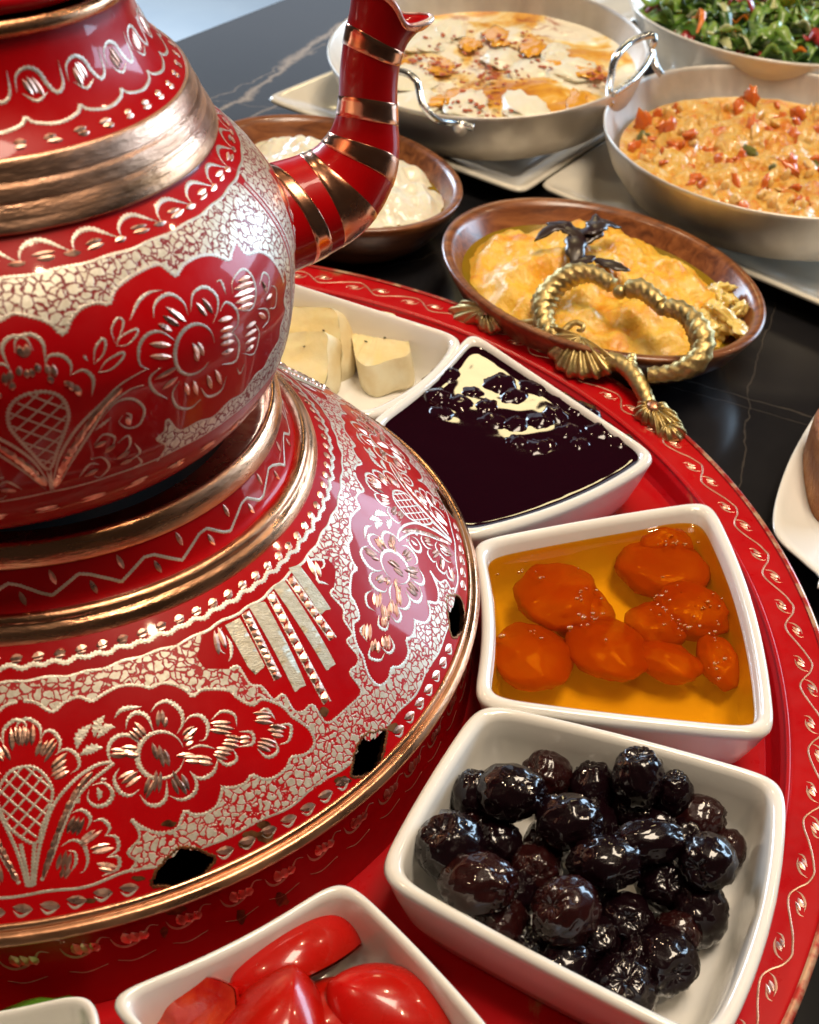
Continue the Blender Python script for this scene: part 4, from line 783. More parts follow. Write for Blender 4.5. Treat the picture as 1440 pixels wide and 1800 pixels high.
# cheese
M['cheese'] = simple('cheese', (0.80, 0.63, 0.28), .42, 0, .2, .2, var=(0.84, 0.72, 0.42), vscale=60, vdetail=8, sss=.25, bmp=(350, .3, .001))
M['rind'] = simple('cheese_rind', (0.82, 0.74, 0.50), .5, 0, .1, .2, var=(0.74, 0.60, 0.33), vscale=90, bmp=(250, .3, .001))
M['herb'] = simple('herb_fleck', (0.05, 0.06, 0.02), .6)
zc = Zm(480, 460, 2.057)
def cheese(label, face, anchor, z, nrm, thick, seed):
    n = np.array(nrm, float); n /= np.linalg.norm(n); p0 = onz(*zc([anchor])[0], z); V3 = [onplane(x, y, p0, n) for x, y in zc(face)]
    o = thing('cheese_slice', label, 'cheese', np.mean(V3, 0), 'cheese slices in the wedge dish'); u = np.cross(n, (0, 0, 1)); u /= np.linalg.norm(u); w = np.cross(n, u)
    O = resample(catmull(np.array([((q - p0) @ u, (q - p0) @ w) for q in V3]), 8, True), .0010, True); k_ = np.arange(-3, 4); O = sum(np.roll(O, -i, 0) for i in k_) / 7; c = O.mean(0)
    P = lambda q, d: p0 + u * q[0] + w * q[1] - n * d; lv = [(.985, .0004), (.998, .0014), (1, .003), (1.005, thick * .5), (1, thick - .002), (.97, thick)]
    mb = MB(); R_ = np.array([[P(c + (q - c) * k, d + .0005 * fbm((q[0], q[1], d), 160, 3, seed)) for q in O] for k, d in lv]); mb.grid(R_, cv=True); mb.cap(R_[-1]); mb.build('rind', M['rind'], o)
    mf = MB(); T_ = np.array([[P(c + (q - c) * k, .0003 + .0007 * fbm((q[0] * k, q[1] * k, 1), 120, 4, seed)) for q in O] for k in np.linspace(.988, .05, 14)]); mf.grid(T_, cv=True); mf.cap(T_[-1]); mf.build('face', M['cheese'], o)
    r_ = random.Random(seed); fl = blob_mesh('herb_fleck', lambda d: 1.0, M['herb'], 8, 5)
    for _ in range(5): inst('herb_fleck', fl, P(c + (O[r_.randrange(len(O))] - c) * r_.uniform(.2, .8), .0), (0, 0, r_.uniform(0, 3)), (.0008, .0004, .0003), o)
cheese('yellow cheese block lying by itself near the dish corner', [(262, 198), (320, 182), (395, 174), (440, 188), (470, 235), (497, 328), (420, 352), (350, 378), (300, 350), (285, 280)], (350, 378), DISH_Z + .019, (-.15, .10, .98), .0155, 1)
cheese('yellow cheese block between two others, with a pale side', [(-40, 170), (60, 160), (150, 162), (222, 168), (240, 230), (240, 400), (100, 470), (-40, 480)], (240, 400), DISH_Z + .010, (-.62, -.42, .62), .013, 2)
cheese('front yellow cheese block with a pale side against the brazier', [(-60, 262), (40, 256), (190, 252), (196, 300), (188, 450), (90, 500), (-60, 520)], (188, 450), DISH_Z + .012, (-.62, -.42, .62), .012, 3)

# ------------------------------------------------------------------ brass handle of the tray (part of the tray)
hA, hB = onz(862, 556, .002), onz(1150, 718, .002); ab = hB - hA; ab /= np.linalg.norm(ab); rad = np.array([(hA[0] + hB[0]) / 2, (hA[1] + hB[1]) / 2, 0]); rad /= np.linalg.norm(rad)
tilt = math.radians(38); hv = rad * math.cos(tilt) + np.array([0, 0, math.sin(tilt)]); hn = np.cross(ab, hv); hn /= np.linalg.norm(hn); hp = (hA + hB) / 2 + [0, 0, .002]
zh = Zm(760, 330, 2.4)
def H(pts): return np.array([onplane(x, y, hp, hn) for x, y in zh(pts)])
handle = bpy.data.objects.new('handle', None); COL.objects.link(handle); handle.parent = tray; handle.location = hp - wloc(tray)
def tube(mb, path, radii, n=16, ridge_=0.0, pitch=.0035, flat=1.0, sub=10, caps=True, skew=1.0):
    P = catmull(path, sub); R_ = np.interp(np.linspace(0, 1, len(P)), np.linspace(0, 1, len(radii)), radii); P2 = resample(P, .0006); R2 = np.interp(np.linspace(0, 1, len(P2)), np.linspace(0, 1, len(R_)), R_)
    T = np.gradient(P2, axis=0); T /= np.linalg.norm(T, axis=1)[:, None]; up = hn if abs(T.mean(0) @ hn) < .9 else ab; d = np.r_[0, np.cumsum(np.linalg.norm(np.diff(P2, axis=0), axis=1))]; rows = []
    for p, t, r, s_ in zip(P2, T, R2, d):
        b = np.cross(t, up); b /= np.linalg.norm(b); u = np.cross(b, t)
        rows.append([p + (b * math.cos(a) + u * math.sin(a) * flat) * r * (1 + ridge_ * (1 - 2 * abs(math.sin(math.pi * s_ / pitch + skew * a)) ** .8) + .5 * ridge_ * math.sin(s_ / .0030 + 1.0)) for a in np.linspace(0, 2 * math.pi, n, endpoint=False)])
    rows = np.array(rows); mb.grid(rows, cv=True)
    if caps: mb.cap(rows[0], True); mb.cap(rows[-1])
px2m = .42 / FPX / 2.4
def part_tube(name, path, radii_px, **k): mb = MB(); tube(mb, H(path), [r * px2m for r in radii_px], **k); return mb.build(name, M['brass'], handle)
part_tube('ridged_arm', [(760, 412), (700, 372), (640, 360), (575, 375), (515, 420), (475, 485), (468, 550), (490, 605), (535, 645)], [40, 46, 54, 62, 68, 70, 64, 56, 48], ridge_=.11, pitch=.0046, skew=2.0)
part_tube('ridged_arm', [(990, 505), (1050, 520), (1110, 575), (1142, 650), (1125, 720), (1060, 765), (980, 785), (915, 790)], [44, 54, 62, 66, 62, 54, 46, 40], ridge_=.11, pitch=.0046, skew=2.0)
part_tube('ridged_arm', [(820, 430), (875, 425), (935, 465), (965, 495)], [44, 53, 53, 44], ridge_=.11, pitch=.0044, skew=2.0)
part_tube('stem', [(745, 725), (800, 745), (850, 790), (885, 850), (915, 915)], [44, 46, 46, 42, 40], ridge_=.04)
part_tube('bud', [(830, 770), (838, 730), (850, 702)], [40, 34, 18], ridge_=.18, pitch=.003)
part_tube('side_bar', [(260, 548), (360, 568), (450, 565), (510, 590)], [17, 15, 16, 24], ridge_=.02)
part_tube('volute', [(540, 640), (560, 600), (600, 570), (635, 580), (632, 602), (612, 600)], [24, 20, 18, 16, 13, 9], ridge_=.05)
def knob_(px, r):
    m_ = MB(); V, F = blob(20, 12); m_.add(H([px])[0] + V * r * px2m, F); m_.build('boss', M['brass'], handle)
knob_((792, 440), 38); knob_((968, 512), 36)
def fan(name, base, tips, n_fl, depth, thick=.0022, lift=.001):
    """a fluted shell leaf: from a base point out to a row of tip points"""
    b = H([base])[0]; T_ = catmull(H(tips), 10); n = len(T_); rows = []
    for k in np.linspace(0.03, 1, 14):
        r = []
        for i, t in enumerate(T_):
            ph = math.cos(2 * math.pi * n_fl * i / (n - 1)); e = 1 - .06 * (1 - ph) * (k > .95)
            r.append(b + (t - b) * k * e + hn * (depth * ph * k ** .7 * (1 if k < .97 else .5) + lift * math.sin(math.pi * k) * 2 + .0030 - .0015 * k * k))
        rows.append(r)
    R_ = np.array(rows); mb = MB(); mb.grid(R_); bk = R_ - hn * thick; mb.grid(bk); mb.grid(np.stack([R_[-1], bk[-1]])); mb.grid(np.stack([R_[0], bk[0]])); mb.grid(np.stack([R_[:, 0], bk[:, 0]])); mb.grid(np.stack([R_[:, -1], bk[:, -1]])); return mb.build(name, M['brass'], handle)
if hn @ (CAMP - hp) < 0: hn = -hn
fan('shell_leaf', (640, 640), [(470, 590), (475, 670), (515, 755), (575, 805), (655, 812), (735, 800), (800, 750)], 8, .0013)
fan('shell_leaf', (255, 530), [(200, 490), (130, 485), (75, 520), (95, 565), (150, 580), (200, 575)], 5, .0009)
fan('shell_leaf', (245, 540), [(300, 520), (318, 560), (295, 605), (250, 622), (205, 605), (185, 575)], 5, .0009)
fan('shell_leaf', (930, 935), [(870, 915), (850, 960), (880, 1000), (930, 1020)], 4, .0009)
fan('shell_leaf', (950, 940), [(990, 915), (1040, 965), (1055, 1010), (1010, 1050), (960, 1060), (925, 1015)], 6, .0010)
fan('shell_leaf', (1000, 1010), [(1060, 1005), (1075, 1035), (1050, 1075), (1000, 1085), (955, 1065)], 4, .0008)
for px in ((240, 535), (940, 935)):
    m_ = MB(); V, F = blob(16, 10); m_.add(H([px])[0] + hn * .0020 + V * [.0034, .0034, .0024], F); m_.build('rivet', M['copper'], handle)

# ------------------------------------------------------------------ wooden bowls with spreads
def oval_bowl(label, c, ax, ang, ztop, h, name='wooden_bowl', mat='wood', wall=.006):
    ca, sa = math.cos(ang), math.sin(ang); mb = MB()
    prof = [(.62, 0), (.66, .0006), (.78, h * .22), (.90, h * .52), (.97, h * .82), (1.0, h * .96), (.995, h * .992), (.975, h), (.945, h * .985), (.92, h * .92), (.87, h * .68), (.76, h * .40), (.60, h * .24), (.35, h * .18), (.1, h * .17)]
    R_ = []
    for k, z in prof:
        R_.append([(c[0] + k * (ax[0] * ca * math.cos(t) - ax[1] * sa * math.sin(t)), c[1] + k * (ax[0] * sa * math.cos(t) + ax[1] * ca * math.sin(t)), ztop - h + z) for t in np.linspace(0, 2 * math.pi, 96, endpoint=False)])
    R_ = np.array(R_); mb.grid(R_, cv=True); mb.cap(R_[-1]); mb.cap(R_[0], True); o = mb.build(name, M[mat]); loc = Vector((c[0], c[1], ztop - h)); o.data.transform(Matrix.Translation(-loc)); o.location = loc
    tag(o, label, 'bowl'); return lambda k, t: np.array([c[0] + k * (ax[0] * ca * math.cos(t) - ax[1] * sa * math.sin(t)), c[1] + k * (ax[0] * sa * math.cos(t) + ax[1] * ca * math.sin(t))])
BT = .012; BH = BT - ZTAB - .0006
e1_ = oval_bowl('oval wooden bowl holding white curd cheese behind the spout', (.158, .279), (.0728, .0608), math.radians(-64), BT, BH)
e2_ = oval_bowl('oval wooden bowl holding orange spread beside the brass handle', (.253, .152), (.0823, .0689), math.radians(-65), BT, BH)
def mound(name, ef, kmax, z0, h, amp, scale, seed, mat, label, cat, rough_edge=.06, nk=60, na=150, shape=1.2, parent=None):
    mb = MB(); rows = []
    for k in np.linspace(1, .01, nk):
        r = []
        for t in np.linspace(0, 2 * math.pi, na, endpoint=False):
            ed_ = 1 + rough_edge * fbm((math.cos(t) * 1.5, math.sin(t) * 1.5, seed), 1.3, 3); p = ef(k * kmax * ed_, t); w = (1 - k ** 2.2)
            r.append((p[0], p[1], z0 + h * w ** shape + amp * fbm((p[0], p[1], 0), scale, 4, seed) * min(1, (1 - k) * 6 + .15)))
        rows.append(r)
    mb.grid(np.array(rows), cv=True); mb.cap(np.array(rows[-1])); o = mb.build(name, mat)
    if sum(p.normal.z for p in o.data.polygons) < 0: o.data.flip_normals()
    return tag(o, label, cat)
M['curd'] = simple('curd_cheese', (0.82, 0.79, 0.66), .3, 0, .4, .12, var=(0.76, 0.70, 0.50), vscale=70, lo=.45, hi=.8, sss=.25, bmp=(260, .35, .0015))
mound('curd_cheese', e1_, .89, BT - BH + .0200, .0135, .0075, 52, 2.2, M['curd'], 'lumpy white curd cheese glistening with oil in a wooden bowl', 'cheese')
def food_mat(name, stops, scale, detail=6, dist=.6, rough=.22, coat=.6, bmp=(240, .5, .0015), extra=None):
    m, nt, b = new_mat(name); v = coords(nt); nt.links.new(ramp(nt, noise_n(nt, v, scale, detail, .62, dist), stops), b.inputs['Base Color'])
    b.inputs['Roughness'].default_value = rough; b.inputs['Coat Weight'].default_value = coat; b.inputs['Coat Roughness'].default_value = .07; b.inputs['Subsurface Weight'].default_value = .2; b.inputs['Subsurface Radius'].default_value = (.01, .004, .002); b.inputs['Subsurface Scale'].default_value = .6
    bump(nt, b, noise_n(nt, v, bmp[0], 5), bmp[1], bmp[2]); return m
M['spread'] = food_mat('pepper_spread', [(.26, (0.66, 0.17, 0.010)), (.38, (0.78, 0.34, 0.020)), (.50, (0.84, 0.50, 0.055)), (.75, (0.86, 0.62, 0.15))], 66, detail=9, rough=.32, coat=.15, bmp=(480, .55, .0015))
mound('pepper_spread', e2_, .87, BT - BH + .0178, .0180, .0062, 60, 6.1, M['spread'], 'lumpy orange yellow spread heaped in a wooden bowl', 'spread', rough_edge=.07, shape=.8)
M['oil'] = simple('golden_oil', (0.30, 0.17, 0.008), .04, 0, .8, .02, var=(0.22, 0.15, 0.008), vscale=30)
mb = MB(); rows = [[(*e2_(k * .89, t), BT - BH + .0205 + .0007 * (k > .97)) for t in np.linspace(0, 2 * math.pi, 90, endpoint=False)] for k in np.linspace(1, .3, 6)]; mb.grid(np.array(rows), cv=True); o = mb.build('oil_pool', M['oil']); tag(o, 'golden oil pooled round the orange spread in the bowl', 'oil')
mb = MB(); rows = [[(*e1_(k * .88, t), BT - BH + .0205) for t in np.linspace(0, 2 * math.pi, 90, endpoint=False)] for k in np.linspace(1, .3, 6)]; mb.grid(np.array(rows), cv=True); o = mb.build('oil_pool', M['oil']); tag(o, 'golden oil pooled round the white curd in the bowl', 'oil')
# crisp garlic shavings at the right side, purple basil sprig on top
M['pale'] = simple('pale_shaving', (0.78, 0.52, 0.10), .3, 0, .4, .1, var=(0.82, 0.64, 0.24), vscale=80, sss=.2)
rg = random.Random(21); sh_t = thing('onion_shavings', 'pale yellow curled shavings at the edge of the orange spread', 'garnish', onz(1265, 545, .004))
for i in range(13):
    c_ = onz(1262 + rg.uniform(-46, 40), 545 + rg.uniform(-40, 42), .006 + rg.uniform(0, .004)); k = rg.uniform(.003, .006)
    inst('shaving', blob_mesh('shaving', lambda d, i=i: 1 + .6 * fbm(d, 2.1, 3, i * 2.7), M['pale'], 22, 14), c_, (rg.uniform(0, 6), rg.uniform(-.5, .5), rg.uniform(0, 6)), (k * 1.5, k, k * .55), sh_t)
M['basil'] = simple('purple_basil', (0.020, 0.006, 0.009), .3, 0, .3, .2, var=(0.035, 0.022, 0.014), vscale=90)
bs_ = thing('basil_sprig', 'dark purple basil sprig laid on the orange spread', 'herb', onz(1025, 440, .016))
def leaf(parent, path_px, w, z, name='leaf', mat='basil'):
    P = catmull([onz(x, y, zz_) for (x, y), zz_ in zip(zh(path_px), z)], 5); T = np.gradient(P, axis=0); T /= np.linalg.norm(T, axis=1)[:, None]; n = len(P); mb = MB(); rows = []
    for i, (p, t) in enumerate(zip(P, T)):
        s_ = np.cross(t, (0, 0, 1)); s_ /= np.linalg.norm(s_); q = i / (n - 1); ww = w * math.sin(math.pi * min(1, .08 + q * .92)) ** .7 * (1 + .18 * math.sin(i * 2.1))
        rows.append([p + s_ * ww * u + np.array([0, 0, -.15 * ww * abs(u) + .0004]) for u in (-1, -.5, 0, .5, 1)] + [p + s_ * ww * u + np.array([0, 0, -.15 * ww * abs(u) - .0004]) for u in (1, .5, 0, -.5, -1)])
    mb.grid(np.array(rows), cv=True); mb.build(name, M[mat], parent)
ZS = .0242
leaf(bs_, [(640, 250), (600, 185), (520, 160), (430, 225)], .0040, [ZS + .001, ZS + .003, ZS + .003, ZS]); leaf(bs_, [(620, 190), (680, 165), (720, 140), (800, 170)], .0050, [ZS + .002, ZS + .005, ZS + .004, ZS])
leaf(bs_, [(640, 230), (690, 170), (690, 110)], .0045, [ZS, ZS + .004, ZS + .005]); leaf(bs_, [(610, 170), (605, 240), (600, 330)], .0048, [ZS + .002, ZS + .002, ZS - .003]); leaf(bs_, [(590, 320), (640, 300), (690, 290)], .0036, [ZS - .002, ZS - .001, ZS - .001]); leaf(bs_, [(690, 300), (760, 320), (835, 350)], .0038, [ZS - .002, ZS - .001, ZS - .002])
leaf(bs_, [(590, 170), (560, 150), (480, 150)], .0032, [ZS + .003, ZS + .004, ZS + .002])

# ------------------------------------------------------------------ square plates and pans
def sq_plate(label, corner, d1, d2, L1, L2, z=ZTAB + .0006, h=.014, mat='plate', rise=.010, group='square cream plates under the pans'):
    d1 = np.array(d1) / np.linalg.norm(d1); d2 = np.array(d2) / np.linalg.norm(d2); c = np.array(corner); P = [c, c + d1 * L1, c + d1 * L1 + d2 * L2, c + d2 * L2]; P = resample(np.array(P), .004, True); n = len(P)
    k = np.arange(-12, 13); w = np.exp(-.5 * (k * .004 / .006) ** 2); w /= w.sum(); Q = sum(wi * np.roll(P, -ki, 0) for ki, wi in zip(k, w)); cc = Q.mean(0); m_ = min(L1, L2) / 2; mb = MB()
    lv = [(.030, 0), (.026, .0004), (.012, h * .5), (.001, h - .003), (0, h - .0015), (.0008, h - .0003), (.0022, h), (.0042, h - .0008), (.014, h - .0045), (.024, h - rise), (.040, h - rise - .0008)]
    R_ = np.array([np.column_stack([cc + (Q - cc) * (1 - d / m_), np.full(n, z + zz_)]) for d, zz_ in lv]); mb.grid(R_, cv=True); mb.cap(R_[-1]); mb.cap(R_[0], True); o = mb.build('square_plate', M[mat]); loc = Vector((cc[0], cc[1], z)); o.data.transform(Matrix.Translation(-loc)); o.location = loc; return tag(o, label, 'plate', group)
PZ = ZTAB + .0006
c1 = onz(918, 337, PZ + .014)[:2]; L1_ = onz(463, 170, PZ + .014)[:2]; r1_ = onz(1066, 240, PZ + .014)[:2]
sq_plate('square cream plate with its corner by the spout, under the egg pan', c1, L1_ - c1, r1_ - c1, np.linalg.norm(L1_ - c1), .225)
c2 = onz(938, 322, PZ + .014)[:2] + np.array([.002, -.001]); r2_ = onz(1440, 530, PZ + .014)[:2]
sq_plate('square cream plate under the tomato scramble pan', c2, r2_ - c2, r1_ - c1, .215, .22)
def pan(label, c, r, nrm, z, h=.040):
    n = Vector(nrm).normalized(); q = Vector((0, 0, 1)).rotation_difference(n); o = thing('aluminium_pan', label, 'pan', (c[0], c[1], z - h)); W_ = Matrix.Translation((c[0], c[1], z)) @ q.to_matrix().to_4x4()
    prof = [(.0, -h), (r * .66, -h), (r * .74, -h + .0015), (r * .86, -h * .80), (r * .945, -h * .50), (r * .985, -h * .22), (r, -.003), (r * 1.004, -.0008), (r * .998, .0), (r * .990, -.0006), (r * .984, -.0030), (r * .968, -h * .22), (r * .925, -h * .50), (r * .84, -h * .78), (r * .74, -h + .0045), (r * .5, -h + .003), (0, -h + .003)]
    mb = MB(); R_ = np.array([[tuple(W_ @ Vector((a * math.cos(t), a * math.sin(t), zz_))) for t in np.linspace(0, 2 * math.pi, 128, endpoint=False)] for a, zz_ in prof]); mb.grid(R_, cv=True); mb.build('pan_body', M['alu'], o); return o, W_, q
def wire(o, pts, r=.0019, name='handle', rivets=()):
    mb = MB(); tube(mb, pts, [r, r], n=12, sub=10); mb.build(name, M['steel'], o)
    for p in rivets: m_ = MB(); V, F = blob(12, 8); m_.add(np.array(p) + V * .0038, F); m_.build('rivet', M['alu'], o)
p1, W1, q1 = pan('shallow aluminium pan of eggs with two wire handles', (.2843, .3851), .0952, (-.135, -.035, 1), .035)
p2, W2, q2 = pan('shallow aluminium pan of tomato and egg scramble', (.4039, .2408), .1003, (-.06, -.007, 1), .035)
zq = Zm(560, 0, 2.4)
def WP(px, dz): 
    x, y = px; return onz(x, y, dz)
# handle at the front of the egg pan (rising from the wall) and the big loop at its right
f0 = [WP(p, z) for p, z in zip(zq([(655, 540), (590, 520), (520, 512), (480, 490), (440, 440), (425, 385), (415, 345), (385, 315), (340, 300), (290, 298)]), (.024, .025, .028, .031, .036, .041, .045, .047, .047, .046))]
wire(p1, f0, rivets=(WP(zq([(598, 545)])[0], .022),))
zb = Zm(1000, 0, 3.273)
f1 = [WP(p, z) for p, z in zip(zb([(240, 600), (232, 520), (245, 440), (255, 370), (285, 310), (345, 250), (420, 212), (480, 205), (490, 240), (478, 290), (500, 380), (535, 430)]), (.030, .034, .040, .046, .051, .054, .056, .056, .053, .048, .042, .038))]
wire(p1, f1, .0022)
f2 = [WP(p, z) for p, z in zip(zb([(470, 320), (440, 380), (380, 450), (320, 495), (255, 540)]), (.048, .046, .044, .042, .040))]; wire(p1, f2, .0020)
for px in ((305, 128),): m_ = MB(); V, F = blob(12, 8); m_.add(WP(zb([px])[0], .030) + V * .0045, F); m_.build('rivet', M['alu'], p1)
m_ = MB(); V, F = blob(12, 8); m_.add(WP(zb([(655, 470)])[0], .022) + V * .0048, F); m_.build('rivet', M['alu'], p2)
# eggs
def pan_food(name, W_, r, depth, amp, scale, seed, mat, label, cat, lumps=()):
    mb = MB(); rows = []
    for k in np.linspace(1, .01, 70):
        ro_ = []
        for t in np.linspace(0, 2 * math.pi, 150, endpoint=False):
            x, y = r * k * math.cos(t), r * k * math.sin(t); zz_ = depth + amp * fbm((x, y, 0), scale, 4, seed) * min(1, (1 - k) * 8 + .1) + sum(h * math.exp(-((x - cx) ** 2 + (y - cy) ** 2) / (2 * s_ * s_)) for cx, cy, s_, h in lumps); ro_.append(tuple(W_ @ Vector((x, y, zz_))))
        rows.append(ro_)
    mb.grid(np.array(rows), cv=True); mb.cap(np.array(rows[-1])); o = mb.build(name, mat)
    if sum(p.normal.z for p in o.data.polygons) < 0: o.data.flip_normals()
    return tag(o, label, cat)
m, nt, b = new_mat('buttered_eggs'); v = coords(nt)
base = ramp(nt, noise_n(nt, v, 20, 6, .60, .9), [(.47, (0.84, 0.79, 0.64)), (.52, (0.80, 0.62, 0.26)), (.57, (0.74, 0.38, 0.04)), (.68, (0.50, 0.17, 0.02))])
redm = ramp(nt, noise_n(nt, v, 48, 10, .76, .5), [(.50, g(0)), (.60, g(1))]); clus = ramp(nt, noise_n(nt, v, 13, 2), [(.47, g(.05)), (.58, g(1))]); mk = nt.nodes.new('ShaderNodeMath'); mk.operation = 'MULTIPLY'; nt.links.new(redm, mk.inputs[0]); nt.links.new(clus, mk.inputs[1]); mc = nt.nodes.new('ShaderNodeMix'); mc.data_type = 'RGBA'; nt.links.new(mk.outputs[0], mc.inputs[0]); nt.links.new(base, mc.inputs[6]); mc.inputs[7].default_value = (0.34, 0.055, 0.012, 1)
nt.links.new(mc.outputs[2], b.inputs['Base Color']); b.inputs['Roughness'].default_value = .35; b.inputs['Coat Weight'].default_value = .25; b.inputs['Coat Roughness'].default_value = .1; b.inputs['Specular IOR Level'].default_value = .3; bump(nt, b, noise_n(nt, v, 160, 4), .2, .001); M['eggs'] = m
lum = [(-.045, .01, .018, .005), (.01, -.045, .022, .007), (.03, .03, .016, .005), (-.02, .05, .016, .004), (.055, -.01, .014, .004)]
egg = pan_food('baked_eggs', W1, .0900, -.0160, .0016, 60, 4.0, M['eggs'], 'white baked eggs with red butter and paprika in the pan', 'eggs', lum)
M['egg_white'] = simple('set_egg_white', (0.86, 0.82, 0.68), .3, 0, .35, .08, var=(0.80, 0.72, 0.50), vscale=45, vdetail=6, sss=.2, bmp=(140, .2, .001)); M['butter'] = simple('red_butter', (0.80, 0.44, 0.04), .16, 0, .4, .06, var=(0.72, 0.26, 0.02), vscale=90, vdetail=7); M['paprika'] = simple('paprika', (0.38, 0.060, 0.015), .5, var=(0.50, 0.13, 0.03), vscale=300)
en = W1.to_3x3() @ Vector((0, 0, 1)); ec = W1 @ Vector((0, 0, -.0125)); reg = random.Random(41)
def on_egg(x, y, dz=0): return onplane(*zq([(x, y)])[0], np.array(ec) + np.array(en) * dz, np.array(en))
def in_pan(p, r=.088): q = W1.inverted() @ Vector(p); return math.hypot(q.x, q.y) < r
for i, (x, y, a, c) in enumerate(((470, 165, .026, .016), (410, 320, .024, .018), (930, 300, .021, .017), (880, 430, .034, .015), (640, 440, .024, .013), (430, 430, .020, .014), (780, 250, .016, .012), (1080, 300, .020, .016), (560, 130, .020, .010), (1010, 230, .016, .010))):
    p = on_egg(x, y, -.0015); q = W1.inverted() @ Vector(p); rr_ = math.hypot(q.x, q.y); k = min(1.0, .066 / max(rr_, 1e-6)); p = W1 @ Vector((q.x * k, q.y * k, q.z))
    inst('egg_white', blob_mesh('egg_white', lambda d, i=i: 1 + .30 * fbm(d, 1.6, 3, i * 5.1), M['egg_white'], 36, 18), p, (.0, .0, .9 + reg.uniform(-.4, .4)), (a, c, .0042), egg)
for i, (x, y, a, c) in enumerate(((760, 150, .018, .008), (900, 190, .020, .007), (640, 185, .012, .007), (590, 405, .013, .008), (515, 425, .009, .007), (970, 357, .013, .005), (1090, 425, .018, .006), (1000, 265, .010, .006), (520, 280, .014, .008), (1150, 300, .012, .010), (385, 262, .008, .006))):
    p = on_egg(x, y, .0006)
    if in_pan(p, .084): inst('butter_patch', blob_mesh('butter_patch', lambda d, i=i: 1 + .55 * fbm(d, 1.8, 3, i * 3.3), M['butter'], 30, 12), p, (.0, .0, .9 + reg.uniform(-.5, .5)), (a, c, .0013), egg)
fm_ = [blob_mesh('paprika_fleck', lambda d, i=i: 1 + .6 * fbm(d, 2.0, 2, i * 2.9), M['paprika'], 10, 6) for i in range(4)]
for cx_, cy_, sx_, sy_, n_ in ((720, 300, 70, 45, 70), (690, 455, 60, 22, 34), (515, 275, 50, 28, 30), (540, 160, 70, 25, 14), (830, 165, 60, 20, 20), (1180, 320, 18, 22, 18), (400, 250, 40, 16, 12), (820, 330, 60, 30, 24), (950, 260, 30, 14, 12)):
    for _ in range(n_):
        p = on_egg(reg.gauss(cx_, sx_), reg.gauss(cy_, sy_), .0030 + reg.uniform(0, .0012))
        if in_pan(p, .082) and reg.random() < .7: r = reg.uniform(.0005, .0015); inst('paprika_fleck', reg.choice(fm_), p, (reg.uniform(-.3, .3), reg.uniform(-.3, .3), reg.uniform(0, 6)), (r * 1.5, r, r * .45), egg)
M['scramble'] = food_mat('tomato_scramble', [(.30, (0.60, 0.11, 0.010)), (.41, (0.70, 0.26, 0.022)), (.50, (0.76, 0.42, 0.06)), (.70, (0.80, 0.60, 0.24))], 85, detail=9, bmp=(420, .9, .002))
scr = pan_food('tomato_scramble', W2, .0900, -.0165, .0062, 75, 8.0, M['scramble'], 'lumpy orange scramble of egg and tomato filling the pan', 'scramble', [(.0, .0, .04, .004)])
M['tchunk'] = simple('cooked_tomato', (0.58, 0.075, 0.012), .22, 0, .6, .08, var=(0.66, 0.20, 0.03), vscale=140, sss=.2); M['gchunk'] = simple('cooked_pepper', (0.16, 0.15, 0.02), .3, 0, .4, .1, var=(0.09, 0.10, 0.02), vscale=100); M['ychunk'] = simple('egg_curd', (0.74, 0.36, 0.06), .3, 0, .5, .1, var=(0.80, 0.58, 0.24), vscale=160, sss=.2)
rc = random.Random(14); cm = {k: [blob_mesh(k, (lambda d, s_=s_: 1 + .55 * fbm(d, 2.3, 3, s_ * 4.7)), M[mt], 14, 9) for s_ in range(3)] for k, mt in (('tomato_chunk', 'tchunk'), ('pepper_piece', 'gchunk'), ('egg_curd', 'ychunk'))}
for i in range(210):
    a, k = rc.uniform(0, 6.283), math.sqrt(rc.random()) * .083; kind = rc.choices(['tomato_chunk', 'pepper_piece', 'egg_curd'], [4, .6, 9])[0]; x, y = k * math.cos(a), k * math.sin(a); zz_ = -.0168 + .0062 * fbm((x, y, 0), 75, 4, 8.0) + .004 * math.exp(-(x * x + y * y) / .0032); s_ = rc.uniform(.0018, .0036) * (1.7 if kind == 'tomato_chunk' and i % 3 == 0 else 1)
    inst(kind, rc.choice(cm[kind]), W2 @ Vector((x, y, zz_)), (rc.uniform(0, 6), rc.uniform(0, 6), rc.uniform(0, 6)), (s_ * rc.uniform(1, 1.8), s_, s_ * .55), scr)
# ------------------------------------------------------------------ white bowl of salad, and the pale tray under it
sb_c, sb_r, sb_z = (.486, .402), .105, .045
sq_plate('pale serving board under the salad bowl, behind the pans', onz(1010, 60, PZ + .006)[:2] + np.array([-.005, -.02]), (.8, .6), (-.6, .8), .42, .32, h=.006, rise=.001, group=None)
mb = MB(); prof = [(.0, ZTAB + .0072), (.045, ZTAB + .0072), (.056, ZTAB + .010), (.072, .010), (.084, .032), (.0895, .043), (.0902, .0445), (.0895, .0454), (.0880, .0448), (.0865, .042), (.080, .030), (.068, .010), (.045, -.006), (0, -.006)]
mb.grid(np.array([[(sb_c[0] + a * math.cos(t), sb_c[1] + a * math.sin(t), z) for t in np.linspace(0, 2 * math.pi, 128, endpoint=False)] for a, z in prof]), cv=True); o = mb.build('salad_bowl', M['ceramic']); loc = Vector((sb_c[0], sb_c[1], ZTAB + .0072)); o.data.transform(Matrix.Translation(-loc)); o.location = loc; tag(o, 'round white bowl heaped with green salad', 'bowl')
sal = thing('green_salad', 'shredded lettuce salad with carrot and red bits in the white bowl', 'salad', (sb_c[0], sb_c[1], .012))
